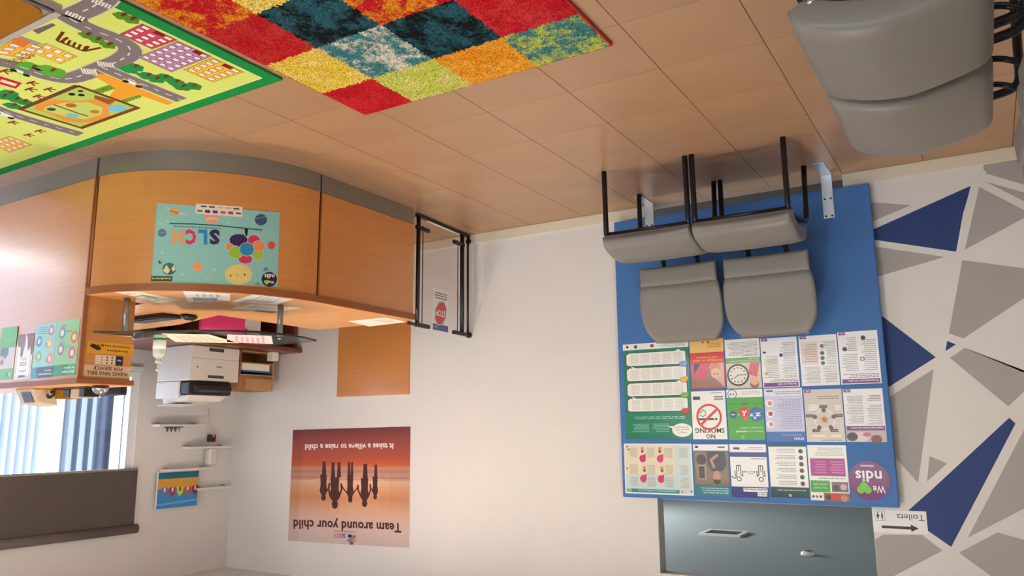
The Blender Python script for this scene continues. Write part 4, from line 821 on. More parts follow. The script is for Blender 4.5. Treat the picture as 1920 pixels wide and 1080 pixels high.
def q8(s):
    s.rect(0, .15, 1, .24, (34, 52, 130), 1); s.lines(.1, .05, .6, .11, 2, (150, 150, 170), 1); s.rect(.72, .06, .9, .1, (80, 60, 90), 1); s.lines(.04, .26, .45, .29, 1, (90, 90, 100), 1)
    s.rect(0, .80, 1, 1, (30, 46, 124), 1); s.rect(.05, .90, .30, .97, (238, 238, 240), 2); s.text('COVID-19', .065, .915, .035, (30, 46, 124), w=.2, z=3, bold=True); s.rect(.03, .82, .68, .89, (238, 238, 240), 2); s.text('physical distancing', .05, .835, .035, (30, 46, 124), w=.6, z=3, bold=True)
    for x, k in ((.18, 1), (.78, -1)):
        for sx in (-.055, .055): s.line([(x+sx, .40), (x+sx, .58), (x+sx*1.9, .60), (x+sx*1.9, .50)], .022, (20, 20, 24), 2)
        s.line([(x-.055, .40), (x+.055, .40)], .022, (20, 20, 24), 2); s.line([(x, .40), (x, .52)], .018, (20, 20, 24), 2); s.ring(x, .655, .045, .067, (20, 20, 24), 2)
    s.ring(.91, .60, .05, .072, (20, 20, 24), 3, a0=0, a1=180)
    s.line([(.36, .52), (.62, .52)], .014, (40, 40, 50), 2); s.poly([(.36, .50), (.36, .54), (.32, .52)], (40, 40, 50), 2); s.poly([(.62, .50), (.62, .54), (.66, .52)], (40, 40, 50), 2); s.lines(.38, .545, .6, .57, 1, (90, 90, 100), 2)
put(A4([(712, 697), (730, 1025)])+A5([(85, 708), (100, 1025)]), (236, 236, 240), 'distancing_notice', 'COVID-19 physical distancing notice with two figures on the noticeboard', q8)
def plan(title, draw):
    def f(s):
        s.rect(.80, .955, .97, .995, PUR, 2) if False else None
        s.rect(.03, .0, .19, .055, PUR, 2) if False else s.rect(.80, .005, .97, .06, PUR, 2); s.text('ndis', .82, .02, .028, (240, 230, 244), w=.12, z=3, bold=True)
        if title: s.rect(.03, .905, .97, .985, PUR, 2); s.text(title, .07, .928, .030, (238, 226, 240), w=.012*len(title)*2.4, z=3, bold=True)
        draw(s)
    return f
def d9(s):
    s.lines(.05, .84, .9, .89, 2, (110, 80, 120), 1); s.lines(.06, .1, .46, .82, 22, GREY, 1); s.lines(.54, .36, .95, .82, 13, GREY, 1); s.rect(.55, .40, .93, .56, (206, 206, 190), 2); s.lines(.57, .43, .9, .54, 4, (150, 150, 140), 3); s.disc(.88, .72, .05, (190, 160, 60), 3); s.disc(.45, .36, .05, (60, 60, 80), 3); s.rect(.86, .27, .95, .31, (60, 60, 80), 3)
put(A5([(45, 80), (262, 66), (288, 365), (70, 372)]), (234, 234, 240), 'plan_sheet', 'white sheet headed Starting your plan on the noticeboard', plan('Starting your plan', d9))
def d10(s):
    s.lines(.05, .12, .44, .3, 6, GREY, 1); s.lines(.5, .62, .95, .95, 12, GREY, 1); s.lines(.06, .62, .44, .95, 10, GREY, 1); s.rect(.5, .12, .96, .58, (222, 208, 206), 1); s.lines(.54, .16, .92, .54, 8, (176, 140, 140), 2)
    for y, c in ((.22, (140, 100, 120)), (.36, (80, 70, 80)), (.46, (40, 40, 50)), (.56, (50, 46, 60))): s.disc(.4, y, .055, c, 3)
    s.lines(.05, .3, .3, .6, 9, GREY, 1)
put(A5([(275, 68), (500, 50), (527, 355), (300, 362)]), (234, 234, 240), 'plan_sheet', 'white sheet with a pinkish text block and four small pictures', plan('', d10))
def d11(s):
    s.lines(.05, .80, .95, .89, 3, (100, 100, 110), 1); s.lines(.06, .16, .44, .76, 16, GREY, 1); s.lines(.54, .42, .95, .76, 10, GREY, 1); s.lines(.54, .1, .8, .38, 7, GREY, 1); s.disc(.84, .33, .06, (70, 50, 60), 2); s.disc(.36, .13, .06, (60, 56, 66), 2); s.disc(.42, .53, .06, (120, 80, 60), 2); s.disc(.42, .53, .035, (226, 220, 220), 3)
put(A5([(505, 42), (745, 28), (772, 342), (535, 355)]), (236, 236, 242), 'plan_sheet', 'white sheet headed Developing your first plan near the board edge', plan('Developing your first plan', d11))
def q12(s):
    s.rect(0, .82, 1, 1, (40, 96, 176), 1); s.lines(.1, .87, .6, .9, 1, (140, 180, 226), 2); s.text('020', .04, .93, .045, (220, 230, 245), w=.25, z=2, bold=True); s.rect(0, 0, 1, .14, (226, 226, 240), 1); s.lines(.04, .05, .9, .12, 2, (140, 140, 170), 2); s.rect(.76, .03, .94, .06, (60, 60, 110), 2)
    for y, c in ((.28, (206, 120, 100)), (.48, (170, 50, 60)), (.68, (214, 140, 120))): s.disc(.87, y, .105, (238, 238, 244), 2); s.disc(.86, y, .06, c, 3)
    s.lines(.06, .2, .7, .78, 18, (150, 150, 196), 1)
put(A5([(70, 378), (300, 372), (318, 690), (90, 690)]), (198, 200, 230), 'health_notice', 'lavender notice with three round red pictures and blue footer', q12)
def q13(s):
    s.rect(.80, .005, .98, .06, PUR, 2); s.text('ndis', .82, .02, .028, (240, 230, 244), w=.12, z=3, bold=True)
    s.ring(.5, .58, .25, .27, (238, 236, 232), 1, n=40); s.disc(.5, .58, .09, (196, 146, 70), 2); s.disc(.5, .58, .05, (170, 110, 50), 3)
    for k in range(5):
        a = R(90+72*k+36); x, y = .5+.26*math.cos(a), .58+.26*s.asp*math.sin(a); s.disc(x, y, .06, (90, 76, 66), 3); s.line([(.5, .58), (x, y)], .008, (150, 130, 110), 1); X, Y = .5+.40*math.cos(a), .585+.36*s.asp*math.sin(a); s.rect(X-.1, Y-.03, X+.1, Y+.025, (40, 34, 34), 4); s.lines(X-.09, Y-.02, X+.09, Y+.02, 1, (150, 140, 140), 5)
    s.lines(.1, .12, .8, .2, 2, (150, 120, 110), 1); s.lines(.1, .95, .7, .98, 1, (120, 100, 90), 1); s.lines(.1, .86, .4, .9, 2, (238, 236, 230), 1, frac=.8); s.lines(.5, .86, .9, .9, 2, (238, 236, 230), 1, frac=.8); s.lines(.05, .3, .25, .4, 3, (238, 236, 230), 1, frac=.8); s.lines(.65, .28, .92, .4, 3, (238, 236, 230), 1, frac=.8)
put(A5([(305, 385), (535, 375), (555, 695), (330, 695)]), (206, 198, 192), 'circle_notice', 'beige notice with five pictures around an orange circle', q13)
def q14(s):
    s.rect(.80, .005, .98, .06, PUR, 2); s.text('ndis', .82, .02, .028, (240, 230, 244), w=.12, z=3, bold=True)
    s.rect(.02, .70, .98, .785, PUR, 2); s.text('Supporting families and carers', .06, .725, .03, (238, 226, 240), w=.8, z=3, bold=True)
    s.rect(.0, .785, 1, 1, (186, 168, 176), 2); s.disc(.25, .95, .14, (110, 60, 56), 3, ry=.08); s.disc(.62, .9, .2, (214, 196, 200), 3, ry=.09); s.disc(.85, .9, .14, (44, 36, 44), 3, ry=.08); s.disc(.48, .86, .1, (196, 90, 120), 4, ry=.04)
    s.lines(.06, .3, .44, .68, 12, GREY, 1); s.lines(.52, .12, .94, .66, 18, GREY, 1); s.lines(.06, .12, .4, .24, 4, (90, 90, 100), 1)
put(A5([(540, 385), (775, 370), (805, 695), (565, 695)]), (232, 232, 238), 'carers_sheet', 'glossy sheet headed Supporting families and carers with a photo strip', q14)
def q15(s):
    s.rect(0, .80, 1, 1, (24, 66, 70), 1); s.lines(.08, .84, .86, .88, 1, (170, 200, 200), 2); s.disc(.5, .955, .04, (150, 190, 190), 2); s.rect(0, 0, 1, .035, (24, 66, 70), 1)
    for k in range(6): y = .07+k*.122; s.disc(.15, y+.05, .06, ((60, 40, 50), (70, 60, 70), (60, 60, 70), (110, 40, 60), (40, 40, 44), (60, 44, 70))[k], 2); s.lines(.3, y, .85, y+.09, 3, (140, 144, 146), 2)
put(A5([(95, 712), (325, 712), (340, 1032), (118, 1022)]), (236, 238, 236), 'service_notice', 'white notice with dark teal header and a column of small pictures', q15)
def q16(s):
    s.lines(.08, .04, .9, .2, 6, (170, 180, 170), 1); s.rect(.06, .24, .95, .56, (160, 30, 130), 2); s.lines(.1, .28, .48, .52, 5, (206, 120, 190), 3); s.lines(.54, .28, .9, .52, 5, (206, 120, 190), 3); s.lines(.1, .58, .9, .62, 1, (150, 150, 150), 1)
    s.rect(.48, .64, .98, .85, (60, 160, 60), 2); s.text('The NDIS', .55, .76, .03, (220, 240, 215), w=.34, z=3); s.text('made easy', .55, .70, .03, (220, 240, 215), w=.36, z=3)
    s.rect(.02, .66, .44, .84, (120, 100, 110), 2); s.disc(.14, .75, .08, (200, 170, 170), 3); s.disc(.33, .77, .08, (80, 60, 80), 3); s.rect(.0, .86, .66, 1, (150, 100, 70), 2); s.disc(.14, .95, .09, (206, 130, 100), 3); s.disc(.36, .93, .1, (196, 60, 56), 3); s.disc(.55, .94, .07, (70, 44, 34), 3)
    for x, c in ((.74, (40, 60, 110)), (.84, (190, 60, 60)), (.93, (60, 60, 60))): s.disc(x, .93, .035, c, 3)
put(A5([(330, 712), (560, 715), (585, 1050), (350, 1040)]), (234, 236, 236), 'easy_notice', 'white notice with magenta block, green block and faces', q16)
# round purple sticker
cc = py(1630, 901, YB); rr = .107
s = Cv(lambda x, y: (Vector((cc.x+x, YB-.0016, cc.z+y)), Vector((0, -1, 0))), ex=(1, 0), ey=(0, 1))
n = 40; k0 = len(s.V); s.V += [Vector((cc.x+rr*math.cos(2*math.pi*k/n), YB-yy, cc.z+rr*math.sin(2*math.pi*k/n))) for yy in (.0004, .0018) for k in range(n)]
s.F += [tuple(range(n)), tuple(range(2*n-1, n-1, -1))]+[(k, (k+1) % n, n+(k+1) % n, n+k) for k in range(n)]; s.C += [lin((112, 34, 110))]*(n+2)
s.text('We', -.078, .028, .038, (238, 232, 240), w=.062, z=3, bold=True); s.text('ndis', -.066, -.052, .06, (238, 232, 240), w=.135, z=3, bold=True)
G_ = (110, 190, 40); s.disc(.012, .052, .020, G_, 3); s.disc(.048, .052, .020, G_, 3); s.poly([(-.006, .043), (.066, .043), (.03, .0)], G_, 3); s.rect(-.03, -.085, .04, -.075, (200, 170, 205), 3)
tag(s.build('round_sticker', 'print_laminate'), 'round purple We heart ndis sticker at the noticeboard corner', 'sticker')
# toilets sign on the wall edge
s = sheet_y([(1635, 954), (1737, 960), (1740, 1002), (1638, 997)], YW, (234, 236, 236), lift=.002)
s.text('Toilets', .04, .16, .27, (24, 24, 28), w=.50); s.rect(.30, .70, .84, .82, (18, 18, 22)); s.poly([(.30, .60), (.30, .92), (.16, .76)], (18, 18, 22), 1)
s.rect(.76, .06, .95, .50, (40, 40, 44), 1); s.rect(.765, .075, .945, .485, (234, 236, 236), 2)
for x, k in ((.815, 0), (.895, 1)): s.disc(x, .40, .014, (20, 20, 24), 3); s.poly([(x-.012, .36), (x+.012, .36), (x+(.03 if k else .02), .24), (x+.01, .22), (x+.008, .12), (x-.008, .12), (x-.01, .22), (x-(.03 if k else .02), .24)], (20, 20, 24), 3)
tag(s.build('toilets_sign', 'print_laminate'), 'white Toilets sign with black arrow on the mural wall', 'sign')

# ================================================================== CHAIRS
def make_chair():
    ch = empty('visitor_chair', (0, 0, 0))
    def zc(y):
        if y < .06: return .482-.055*((.06-y)/.23)**1.3
        return .482-.063*((y-.06)/.24)**2
    def sd(x, y, z): return (x, y-(.03*max(0, (y-.06)/.24)**2 if z < 0 else 0), zc(y)-.010*(abs(x)/.265)**4+z)
    def ws(y): return .266-(.010*((y-.22)/.08)**2 if y > .22 else 0)-(.03*((-.09-y)/.08)**2 if y < -.09 else 0)
    pad('seat', -.17, .30, ws, .046, sd, 'chair_vinyl', ch, ny=34, nx=44, endr=.042, ex=.17)
    V = [(x, y, z) for x in (-.235, .235) for y, z in ((-.15, .352), (.05, .405), (.22, .385))]; V += [(a, b, z+.016) for a, b, z in V]
    mesh('seat_pan', V, [(0, 1, 4, 3), (1, 2, 5, 4), (6, 9, 10, 7), (7, 10, 11, 8), (0, 6, 7, 1), (1, 7, 8, 2), (3, 4, 10, 9), (4, 5, 11, 10), (0, 3, 9, 6), (2, 8, 11, 5)], 'black_plastic', ch)
    def bk(x, y, z):      # y runs up the back, z its thickness
        zz = .50+y; lean = .17*y+.05*y*y
        return (x, -.242-lean-.03*(1-(x/.28)**2)+z+.022*math.sin(min(1, max(0, y/.45))*math.pi), zz)
    def wl(y): return .244
    pad('lumbar_pad', .005, .125, wl, .026, lambda x, y, z: bk(x, y, z+.012), 'chair_vinyl', ch, ny=14, nx=32, endr=.02)
    def wu(y):
        e = max(0, (y-.33)/.13); a = max(0, (.17-y)/.06)
        return (.250+.012*math.sin(min(1, (y-.11)/.3)*math.pi))*math.sqrt(max(.05, 1-min(1, e)**2.6*.38))-.014*min(1, a)**2
    pad('backrest', .112, .475, wu, .030, lambda x, y, z: bk(x, y, z), 'chair_vinyl', ch, ny=30, nx=36, endr=.05)
    for sx in (-1, 1):
        x = sx*.2475
        P = bend([(x, .268, 0), (x*1.0, .262, .395), (x*.99, .20, .402), (x*.98, -.16, .355), (x*.98, -.262, .338), (x, -.277, 0)], .05)
        f = tube('side_frame', P[:len(P)//2+1], .0155, 'black_metal', ch, n=12, flat=1.0)
        tube('rear_leg', P[len(P)//2:], .0155, 'black_metal', ch, n=12)
        tube('bolt', [(x*1.035, .24, .400), (x*1.066, .24, .400)], .009, 'chrome', ch, n=10)
        xb = sx*.11
        tube('back_support', bend([(xb, -.12, .352), (xb, -.22, .365), (xb, -.31, .46), (xb, -.345, .70)], .07), .015, 'black_metal', ch, n=10, flat=.6)
    tube('crossbar', [(-.24, -.12, .345), (.24, -.12, .345)], .012, 'black_metal', ch)
    tube('front_bar', [(-.24, .262, .384), (.24, .262, .384)], .011, 'black_metal', ch)
    return ch
CH = make_chair()
SP = [(1.035, 4.335, 180, 'grey padded chair against the noticeboard, the one beside the mural'), (1.569, 4.335, 180, 'grey padded chair against the noticeboard, the one nearer the safety gate'),
      (.055, 2.275, -90, 'grey padded chair nearest the camera, seat partly out of the picture'), (.055, 2.865, -90, 'grey padded chair beside the mural, behind the nearest chair')]
for i, (x, y, a, lb) in enumerate(SP):
    o = CH if i == 0 else copy_tree(CH)
    o.location = (x, y, 0); o.rotation_euler = (0, 0, R(a)); tag(o, lb, 'chair', 'grey waiting room chairs')

# ================================================================== RUGS
# shaggy rug of coloured squares
RXs = [2.41, 2.115, 1.79, 1.46, 1.135]; RYs = [2.64, 2.35, 2.03, 1.73, 1.42, 1.12]
RED, YEL, LIM, ORA, TEA, BLK, WHT = (196, 26, 36), (232, 200, 70), (196, 206, 80), (232, 150, 36), (62, 128, 136), (20, 24, 26), (226, 220, 200)
CELL = [[(RED, (206, 40, 46), .3), (LIM, (222, 216, 130), .4), (ORA, (240, 176, 60), .5), (TEA, LIM, .55)],
        [(YEL, (236, 214, 120), .35), (TEA, WHT, .5), (BLK, (40, 92, 104), .42), (RED, (210, 56, 60), .35)],
        [(RED, (196, 60, 50), .4), (BLK, (44, 96, 110), .45), (RED, ORA, .5), (TEA, WHT, .5)],
        [(RED, ORA, .5), (YEL, (236, 214, 120), .4), (BLK, (44, 96, 110), .45), (LIM, TEA, .5)],
        [(BLK, TEA, .5), (RED, ORA, .4), (LIM, WHT, .4), (ORA, YEL, .5)]]
rg = empty('shaggy_rug', (1.77, 1.9, 0)); tag(rg, 'shaggy rug of red, yellow, teal and black squares on the floor', 'rug')
box('backing', RXs[-1]-.008, RXs[0]+.008, RYs[-1], RYs[0]+.008, .0005, .014, 'red_edge', rg, bevel=.004)
V, Fc, CA, CB, CT = [], [], [], [], []; st = .0075; nx = int((RXs[0]-RXs[-1])/st); ny = int((RYs[0]-RYs[-1])/st)
for j in range(ny+1):
    for i in range(nx+1):
        x = RXs[-1]+(RXs[0]-RXs[-1])*i/nx; y = RYs[-1]+(RYs[0]-RYs[-1])*j/ny; e = i in (0, nx) or j in (0, ny)
        jx = 0 if e else random.uniform(-.003, .003); jy = 0 if e else random.uniform(-.003, .003)
        V.append((x+jx, y+jy, .0135 if e else .0175+random.random()*.0045))
for j in range(ny):
    for i in range(nx):
        a = j*(nx+1)+i; Fc.append((a, a+1, a+nx+2, a+nx+1)); x = RXs[-1]+(RXs[0]-RXs[-1])*(i+.5)/nx+random.uniform(-.004, .004); y = RYs[-1]+(RYs[0]-RYs[-1])*(j+.5)/ny+random.uniform(-.004, .004)
        ci = min(3, sum(x < v for v in RXs[1:4])); ri = min(4, sum(y < v for v in RYs[1:5])); ca, cb, t = CELL[ri][ci]; CA.append(lin(ca)); CB.append(lin(cb)); CT.append(t)
m = bpy.data.materials.new('rug_pile'); m.use_nodes = True; n = m.node_tree.nodes; l = m.node_tree.links; b = n['Principled BSDF']; b.inputs['Roughness'].default_value = .95; b.inputs['Specular IOR Level'].default_value = .1
aa, ab, at = (n.new('ShaderNodeAttribute') for _ in range(3)); aa.attribute_name, ab.attribute_name, at.attribute_name = 'ColA', 'ColB', 'Mix'
tc = n.new('ShaderNodeTexCoord'); n1 = n.new('ShaderNodeTexNoise'); n1.inputs['Scale'].default_value = 9; n1.inputs['Detail'].default_value = 10; n1.inputs['Roughness'].default_value = .82
rp = n.new('ShaderNodeValToRGB'); rp.color_ramp.elements[0].position = .47; rp.color_ramp.elements[1].position = .56; mx = n.new('ShaderNodeMix'); mx.data_type = 'RGBA'
l.new(tc.outputs['Object'], n1.inputs['Vector']); l.new(n1.outputs[0], rp.inputs[0]); l.new(rp.outputs[0], mx.inputs[0]); l.new(aa.outputs['Color'], mx.inputs[6]); l.new(ab.outputs['Color'], mx.inputs[7]); n2 = n.new('ShaderNodeTexNoise'); n2.inputs['Scale'].default_value = 170; r2 = n.new('ShaderNodeValToRGB'); r2.color_ramp.elements[0].position = .38; r2.color_ramp.elements[0].color = (.45, .4, .36, 1); r2.color_ramp.elements[1].position = .55; m2 = n.new('ShaderNodeMix'); m2.data_type = 'RGBA'; m2.blend_type = 'MULTIPLY'; m2.inputs[0].default_value = 1; l.new(tc.outputs['Object'], n2.inputs['Vector']); l.new(n2.outputs[0], r2.inputs[0]); l.new(mx.outputs[2], m2.inputs[6]); l.new(r2.outputs[0], m2.inputs[7]); l.new(m2.outputs[2], b.inputs['Base Color'])
pl = mesh('pile', V, Fc, m, rg); pl['kind'] = 'stuff'
for nm, arr in (('ColA', CA), ('ColB', CB)):
    a = pl.data.color_attributes.new(nm, 'FLOAT_COLOR', 'CORNER'); buf = []
    for p in pl.data.polygons: buf += list(arr[p.index])*4
    a.data.foreach_set('color', buf)

# road play mat
MX0, MX1, MY0, MY1 = 2.462, 5.05, .35, 2.172
pm = empty('play_mat', (3.7, 1.3, 0)); tag(pm, 'green bordered play mat printed with a road town on the floor', 'play mat')
box('mat_body', MX0, MX1, MY0, MY1, .0005, .010, 'mat_edge', pm, bevel=.003)
ZM = .0103; cv = Cv(fz(ZM), S=(1/3.375, 1/3.375)); BD = .058
cv.d = .0001; GR = (212, 222, 116)
f0 = cv.f
cv2 = Cv(lambda x, y: (Vector((x, y, ZM)), Vector((0, 0, 1))), ex=(1, 0), ey=(0, 1)); cv2.d = .0001
cv2.grid([(MX0, MY0), (MX1, MY0), (MX1, MY1), (MX0, MY1)], 2, 2, (30, 138, 66), 0); cv2.rect(MX0+BD, MY0+BD, MX1-BD, MY1-BD, (226, 226, 150), 1); cv2.rect(MX0+BD+.006, MY0+BD+.006, MX1-BD-.006, MY1-BD-.006, GR, 2)
W3 = lambda a, b: (lambda p: (p.x, p.y))(pz(a/3.375, b/3.375, ZM))
ASPH, LINE = (128, 118, 118), (226, 222, 214)
def road(P, wd, z=4, dash=True):
    Q = [W3(*p) for p in P]
    def sm(Q):
        o = [Q[0]]
        for a, b in zip(Q, Q[1:]): o += [(a[0]*.75+b[0]*.25, a[1]*.75+b[1]*.25), (a[0]*.25+b[0]*.75, a[1]*.25+b[1]*.75)]
        return o+[Q[-1]]
    Q = sm(sm(Q))
    for ww, c, zz in ((wd+.014, (206, 206, 170), z), (wd, ASPH, z+1)):
        cv2.line(Q, ww, c, zz, asp=1)
    if dash:
        acc = 0
        for a, b in zip(Q, Q[1:]):
            L = math.hypot(b[0]-a[0], b[1]-a[1]); t = 0
            while t < L:
                if int((acc+t)/.03) % 2 == 0: u0, u1 = t/L, min(1, (t+.008)/L); cv2.line([(a[0]+(b[0]-a[0])*u0, a[1]+(b[1]-a[1])*u0), (a[0]+(b[0]-a[0])*u1, a[1]+(b[1]-a[1])*u1)], .006, LINE, z+2, asp=1)
                t += .008
            acc += L
    return Q
road([(700, -60), (620, 30), (440, 105), (300, 170), (180, 200), (0, 300)][:3]+[(430, 110), (560, 180), (760, 250), (845, 320), (760, 385), (640, 425), (540, 470), (420, 505), (280, 480), (140, 420), (-60, 380)], .085)
road([(640, 420), (720, 458), (1150, 632)], .075, z=7); road([(-60, 670), (110, 735), (510, 850)], .075)
def zebra(x, y, dx, dy, n, ln):
    for k in range(n):
        a = W3(x+dx*k, y+dy*k); b = W3(x+dx*k+ln[0], y+dy*k+ln[1]); cv2.line([a, b], .0075, LINE, 11, asp=1)
zebra(432, 66, 20, 8, 6, (-16, 24)); zebra(600, -12, 20, 8, 6, (-16, 24)); zebra(512, 428, 17, 2, 6, (18, 36)); zebra(616, 386, 18, 2, 6, (14, 30))
P3 = lambda L, c, z=4: cv2.poly([W3(*p) for p in L], c, z)
P3([(590, 478), (640, 462), (720, 490), (1100, 650), (1058, 662), (880, 600), (735, 640), (690, 612), (730, 558)], (232, 160, 50), 6)
def bld(q, c, nu, nv, door=True):
    P3(q, (110, 40, 40), 5); m = (sum(p[0] for p in q)/4, sum(p[1] for p in q)/4); q = [(m[0]+(p[0]-m[0])*.965, m[1]+(p[1]-m[1])*.965) for p in q]; P3(q, c, 6)
    def bi(u, v): return tuple((q[0][k]*(1-u)+q[1][k]*u)*(1-v)+(q[3][k]*(1-u)+q[2][k]*u)*v for k in (0, 1))
    for i in range(nu):
        for j in range(nv):
            u0, v0 = (i+.22)/nu, (j+.2)/nv; u1, v1 = (i+.78)/nu, (j+.72)/nv
            if door and i == nu//2 and j == 0: P3([bi(u0, 0), bi(u1+.1, 0), bi(u1+.1, v1), bi(u0, v1)], (130, 30, 40), 7); continue
            P3([bi(u0-.02, v0-.02), bi(u1+.02, v0-.02), bi(u1+.02, v1+.02), bi(u0-.02, v1+.02)], (110, 50, 60), 7); P3([bi(u0, v0), bi(u1, v0), bi(u1, v1), bi(u0, v1)], (236, 230, 224), 8)
bld([(900, 148), (1125, 252), (962, 310), (755, 215)], (206, 70, 96), 3, 4); bld([(1125, 258), (1340, 355), (1085, 455), (868, 360)], (188, 140, 196), 4, 6); bld([(1345, 362), (1545, 455), (1345, 520), (1160, 440)], (240, 190, 50), 3, 5); bld([(60, 860), (205, 915), (60, 965), (-70, 900)], (240, 180, 60), 3, 4, False)
bld([(290, 270), (490, 355), (380, 405), (190, 325)], (240, 190, 60), 3, 2, False); bld([(100, 238), (290, 300), (170, 370), (-60, 335)], (236, 176, 60), 2, 4, False); P3([(100, 235), (200, 262), (150, 300), (70, 270)], (214, 120, 50), 9)
cv2.text('SCHOOL', *W3(170, 330), .035, (150, 80, 30), w=.18, z=10, ex=(1, 0), ey=(0, 1))
def tree(x, y, c, r, tr=True):
    p = W3(x, y)
    for k in range(5): a = R(72*k+10); cv2.disc(p[0]+r*.6*math.cos(a), p[1]+r*.6*math.sin(a), r*.6, c, 5, ry=r*.6, n=9)
    if tr: q = W3(x+18, y-14); cv2.line([p, q], .012, (110, 50, 30), 6, asp=1); cv2.disc(q[0], q[1], .010, (120, 50, 30), 6, ry=.010, n=8)
for x, y in ((770, 100), (830, 125), (550, 222), (612, 252), (682, 285)): tree(x, y, (90, 140, 40), .026)
for x, y in ((850, 425), (815, 440), (930, 480), (985, 500), (1040, 490), (1110, 520), (1150, 550), (1220, 545), (60, 590), (100, 630), (20, 610), (150, 645), (80, 670)): tree(x, y, (40, 140, 70), .034, x % 20 < 11)
for x, y in ((205, 430), (325, 450)): tree(x, y, (90, 170, 50), .05, True)
for x, y in ((190, 520), (300, 560), (180, 560), (230, 605), (170, 850), (240, 825), (70, 770), (20, 445)):
    p = W3(x, y)
    for dx, dy in ((.03, 0), (-.03, .005), (.018, .03), (-.02, .028)): cv2.line([p, (p[0]+dx, p[1]+dy)], .010, (140, 60, 40), 6, asp=1)
for a, b in (((360, 255), (530, 322)), ((360, 255), (400, 200)), ((385, 265), (430, 235)), ((530, 322), (560, 290)), ((530, 322), (640, 300))): cv2.line([W3(*a), W3(*b)], .012, (110, 50, 24), 6, asp=1)
for k in range(5): cv2.line([W3(395+k*33, 268+k*13), W3(412+k*33, 240+k*13)], .010, (110, 50, 24), 6, asp=1)
Q = [(490, 540), (872, 680), (515, 808), (128, 690), (490, 540)]
P3(Q[:4], (176, 200, 100), 5); cv2.line([W3(*p) for p in Q], .022, (112, 70, 40), 9, asp=1)
P3([(330, 625), (480, 640), (600, 625), (730, 640), (690, 690), (690, 740), (560, 775), (420, 770), (320, 720), (215, 690), (230, 660)], (226, 150, 60), 6); P3([(400, 650), (560, 645), (650, 680), (640, 725), (540, 755), (430, 740), (270, 695), (300, 670)], (190, 206, 110), 7)
P3([(600, 600), (730, 635), (690, 660), (595, 620)], (150, 90, 50), 10)
for x, y, c, r in ((740, 685, (120, 190, 214), .05), (450, 665, (180, 100, 40), .03), (325, 690, (60, 80, 80), .024), (460, 730, (120, 190, 214), .035), (600, 705, (190, 120, 40), .026), (455, 595, (30, 34, 36), .018), (515, 600, (40, 50, 50), .018), (510, 575, (60, 60, 60), .014)): p = W3(x, y); cv2.disc(p[0], p[1], r, c, 8, ry=r*.7, n=12)
cv2.line([W3(340, 660), W3(480, 710), W3(560, 735)], .012, (120, 70, 30), 9, asp=1)
for k in range(7): tree(610+k*18, 580-k*6, (110, 150, 50), .018, False); tree(745+k*20, 648-k*7, (110, 150, 50), .018, False)
def car(x, y, c, d=(1, .42)):
    P3([(x-60, y-25), (x+55, y+18), (x+45, y+38), (x-70, y-5)], c, 12); P3([(x-30, y-12), (x+20, y+6), (x+15, y+22), (x-36, y+4)], (235, 235, 230), 13)
    for dx, dy in ((-45, -2), (38, 30)): p = W3(x+dx, y+dy); cv2.disc(p[0], p[1], .014, (30, 30, 30), 13, ry=.014, n=10)
car(130, 445, (60, 150, 80)); car(30, 715, (220, 220, 226)); car(840, 515, (222, 160, 110)); P3([(0, 480), (140, 525), (100, 560), (-40, 520)], (190, 40, 50), 5); P3([(10, 500), (110, 530), (95, 545), (0, 515)], (240, 220, 200), 6)
P3([(205, 190), (330, 145), (355, 158), (240, 215)], (112, 100, 104), 5); P3([(130, 225), (270, 275), (240, 282), (110, 240)], (150, 150, 150), 5)
# the town goes on towards the far end of the mat
def road_w(Q, wd=.075):
    cv2.line(Q, wd+.014, (206, 206, 170), 4, asp=1); cv2.line(Q, wd, ASPH, 5, asp=1)
    for (x0, y0), (x1, y1) in zip(Q, Q[1:]):
        n_ = int(math.hypot(x1-x0, y1-y0)/.06)
        for k in range(n_): cv2.line([(x0+(x1-x0)*(k+.2)/n_, y0+(y1-y0)*(k+.2)/n_), (x0+(x1-x0)*(k+.7)/n_, y0+(y1-y0)*(k+.7)/n_)], .006, LINE, 6, asp=1)
road_w([(4.62, .45), (4.62, 1.35), (4.70, 1.50), (4.94, 1.56)]); road_w([(3.55, .85), (4.0, .95), (4.58, .95)])
def bld_w(x, y, w_, h_, c, nu, nv):
    cv2.rect(x-.006, y-.006, x+w_+.006, y+h_+.006, (110, 40, 40), 5); cv2.rect(x, y, x+w_, y+h_, c, 6)
    for i in range(nu):
        for j in range(nv): cv2.rect(x+w_*(i+.25)/nu, y+h_*(j+.25)/nv, x+w_*(i+.75)/nu, y+h_*(j+.7)/nv, (236, 230, 224), 7)
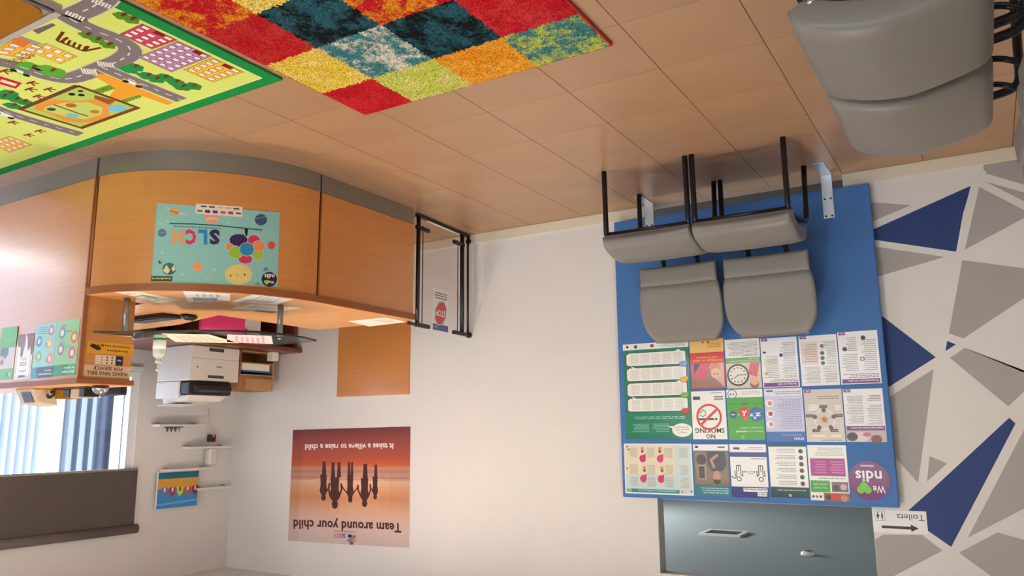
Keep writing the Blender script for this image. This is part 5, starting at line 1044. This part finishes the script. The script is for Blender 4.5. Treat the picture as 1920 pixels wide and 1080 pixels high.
bld_w(4.72, .5, .22, .34, (206, 70, 96), 3, 4); bld_w(4.72, 1.0, .22, .38, (188, 140, 196), 3, 5); bld_w(4.25, 1.25, .26, .2, (240, 190, 50), 4, 2); bld_w(3.8, .5, .3, .2, (226, 140, 60), 4, 2)
for x, y in ((4.5, 1.2), (4.5, 1.32), (4.2, .75), (4.32, .7), (4.75, 1.75), (4.85, 1.85), (4.5, 1.8), (3.6, .6), (3.68, .66)):
    for k in range(5): b_ = R(72*k+10); cv2.disc(x+.02*math.cos(b_), y+.02*math.sin(b_), .02, (40, 140, 70), 5, ry=.02, n=9)
# keep the print inside the border
for v in cv2.V: v.x = min(max(v.x, MX0), MX1); v.y = min(max(v.y, MY0), MY1)
cv2.build('printed_town', 'print_carpet', pm)

# low activity table at the photograph's corner
kt = empty('activity_table', (2.45, .75, 0)); tag(kt, 'low grey rimmed activity table with ochre rounded inset', 'table')
ZK = .42
k1 = pz(116, 29, ZK); kx0, ky1 = k1.x, k1.y
box('table_top', kx0, kx0+.9, ky1-.7, ky1, ZK-.03, ZK-.008, 'tray_grey', kt, bevel=.002)
box('far_rim', kx0, kx0+.9, ky1-.018, ky1, ZK-.0079, ZK, 'tray_grey', kt, bevel=.002); box('side_rim', kx0, kx0+.014, ky1-.7, ky1-.0185, ZK-.0079, ZK, 'dark_grey', kt, bevel=.002)
def rr_(x0, y0, x1, y1, r, n=8):
    P = []
    for cx, cy, a in ((x1-r, y1-r, 0), (x0+r, y1-r, 90), (x0+r, y0+r, 180), (x1-r, y0+r, 270)): P += [(cx+r*math.cos(R(a+90*k/n)), cy+r*math.sin(R(a+90*k/n))) for k in range(n+1)]
    return P
prism('inset', rr_(kx0+.017, ky1-.66, kx0+.88, ky1-.020, .055), ZK-.0078, ZK-.002, 'ochre', kt)
for x in (kx0+.04, kx0+.86):
    for y in (ky1-.66, ky1-.04): tube('leg', [(x, y, .0125 if (x > MX0 and y > MY0) else .0005), (x, y, ZK-.0301)], .016, 'dark_grey', kt)
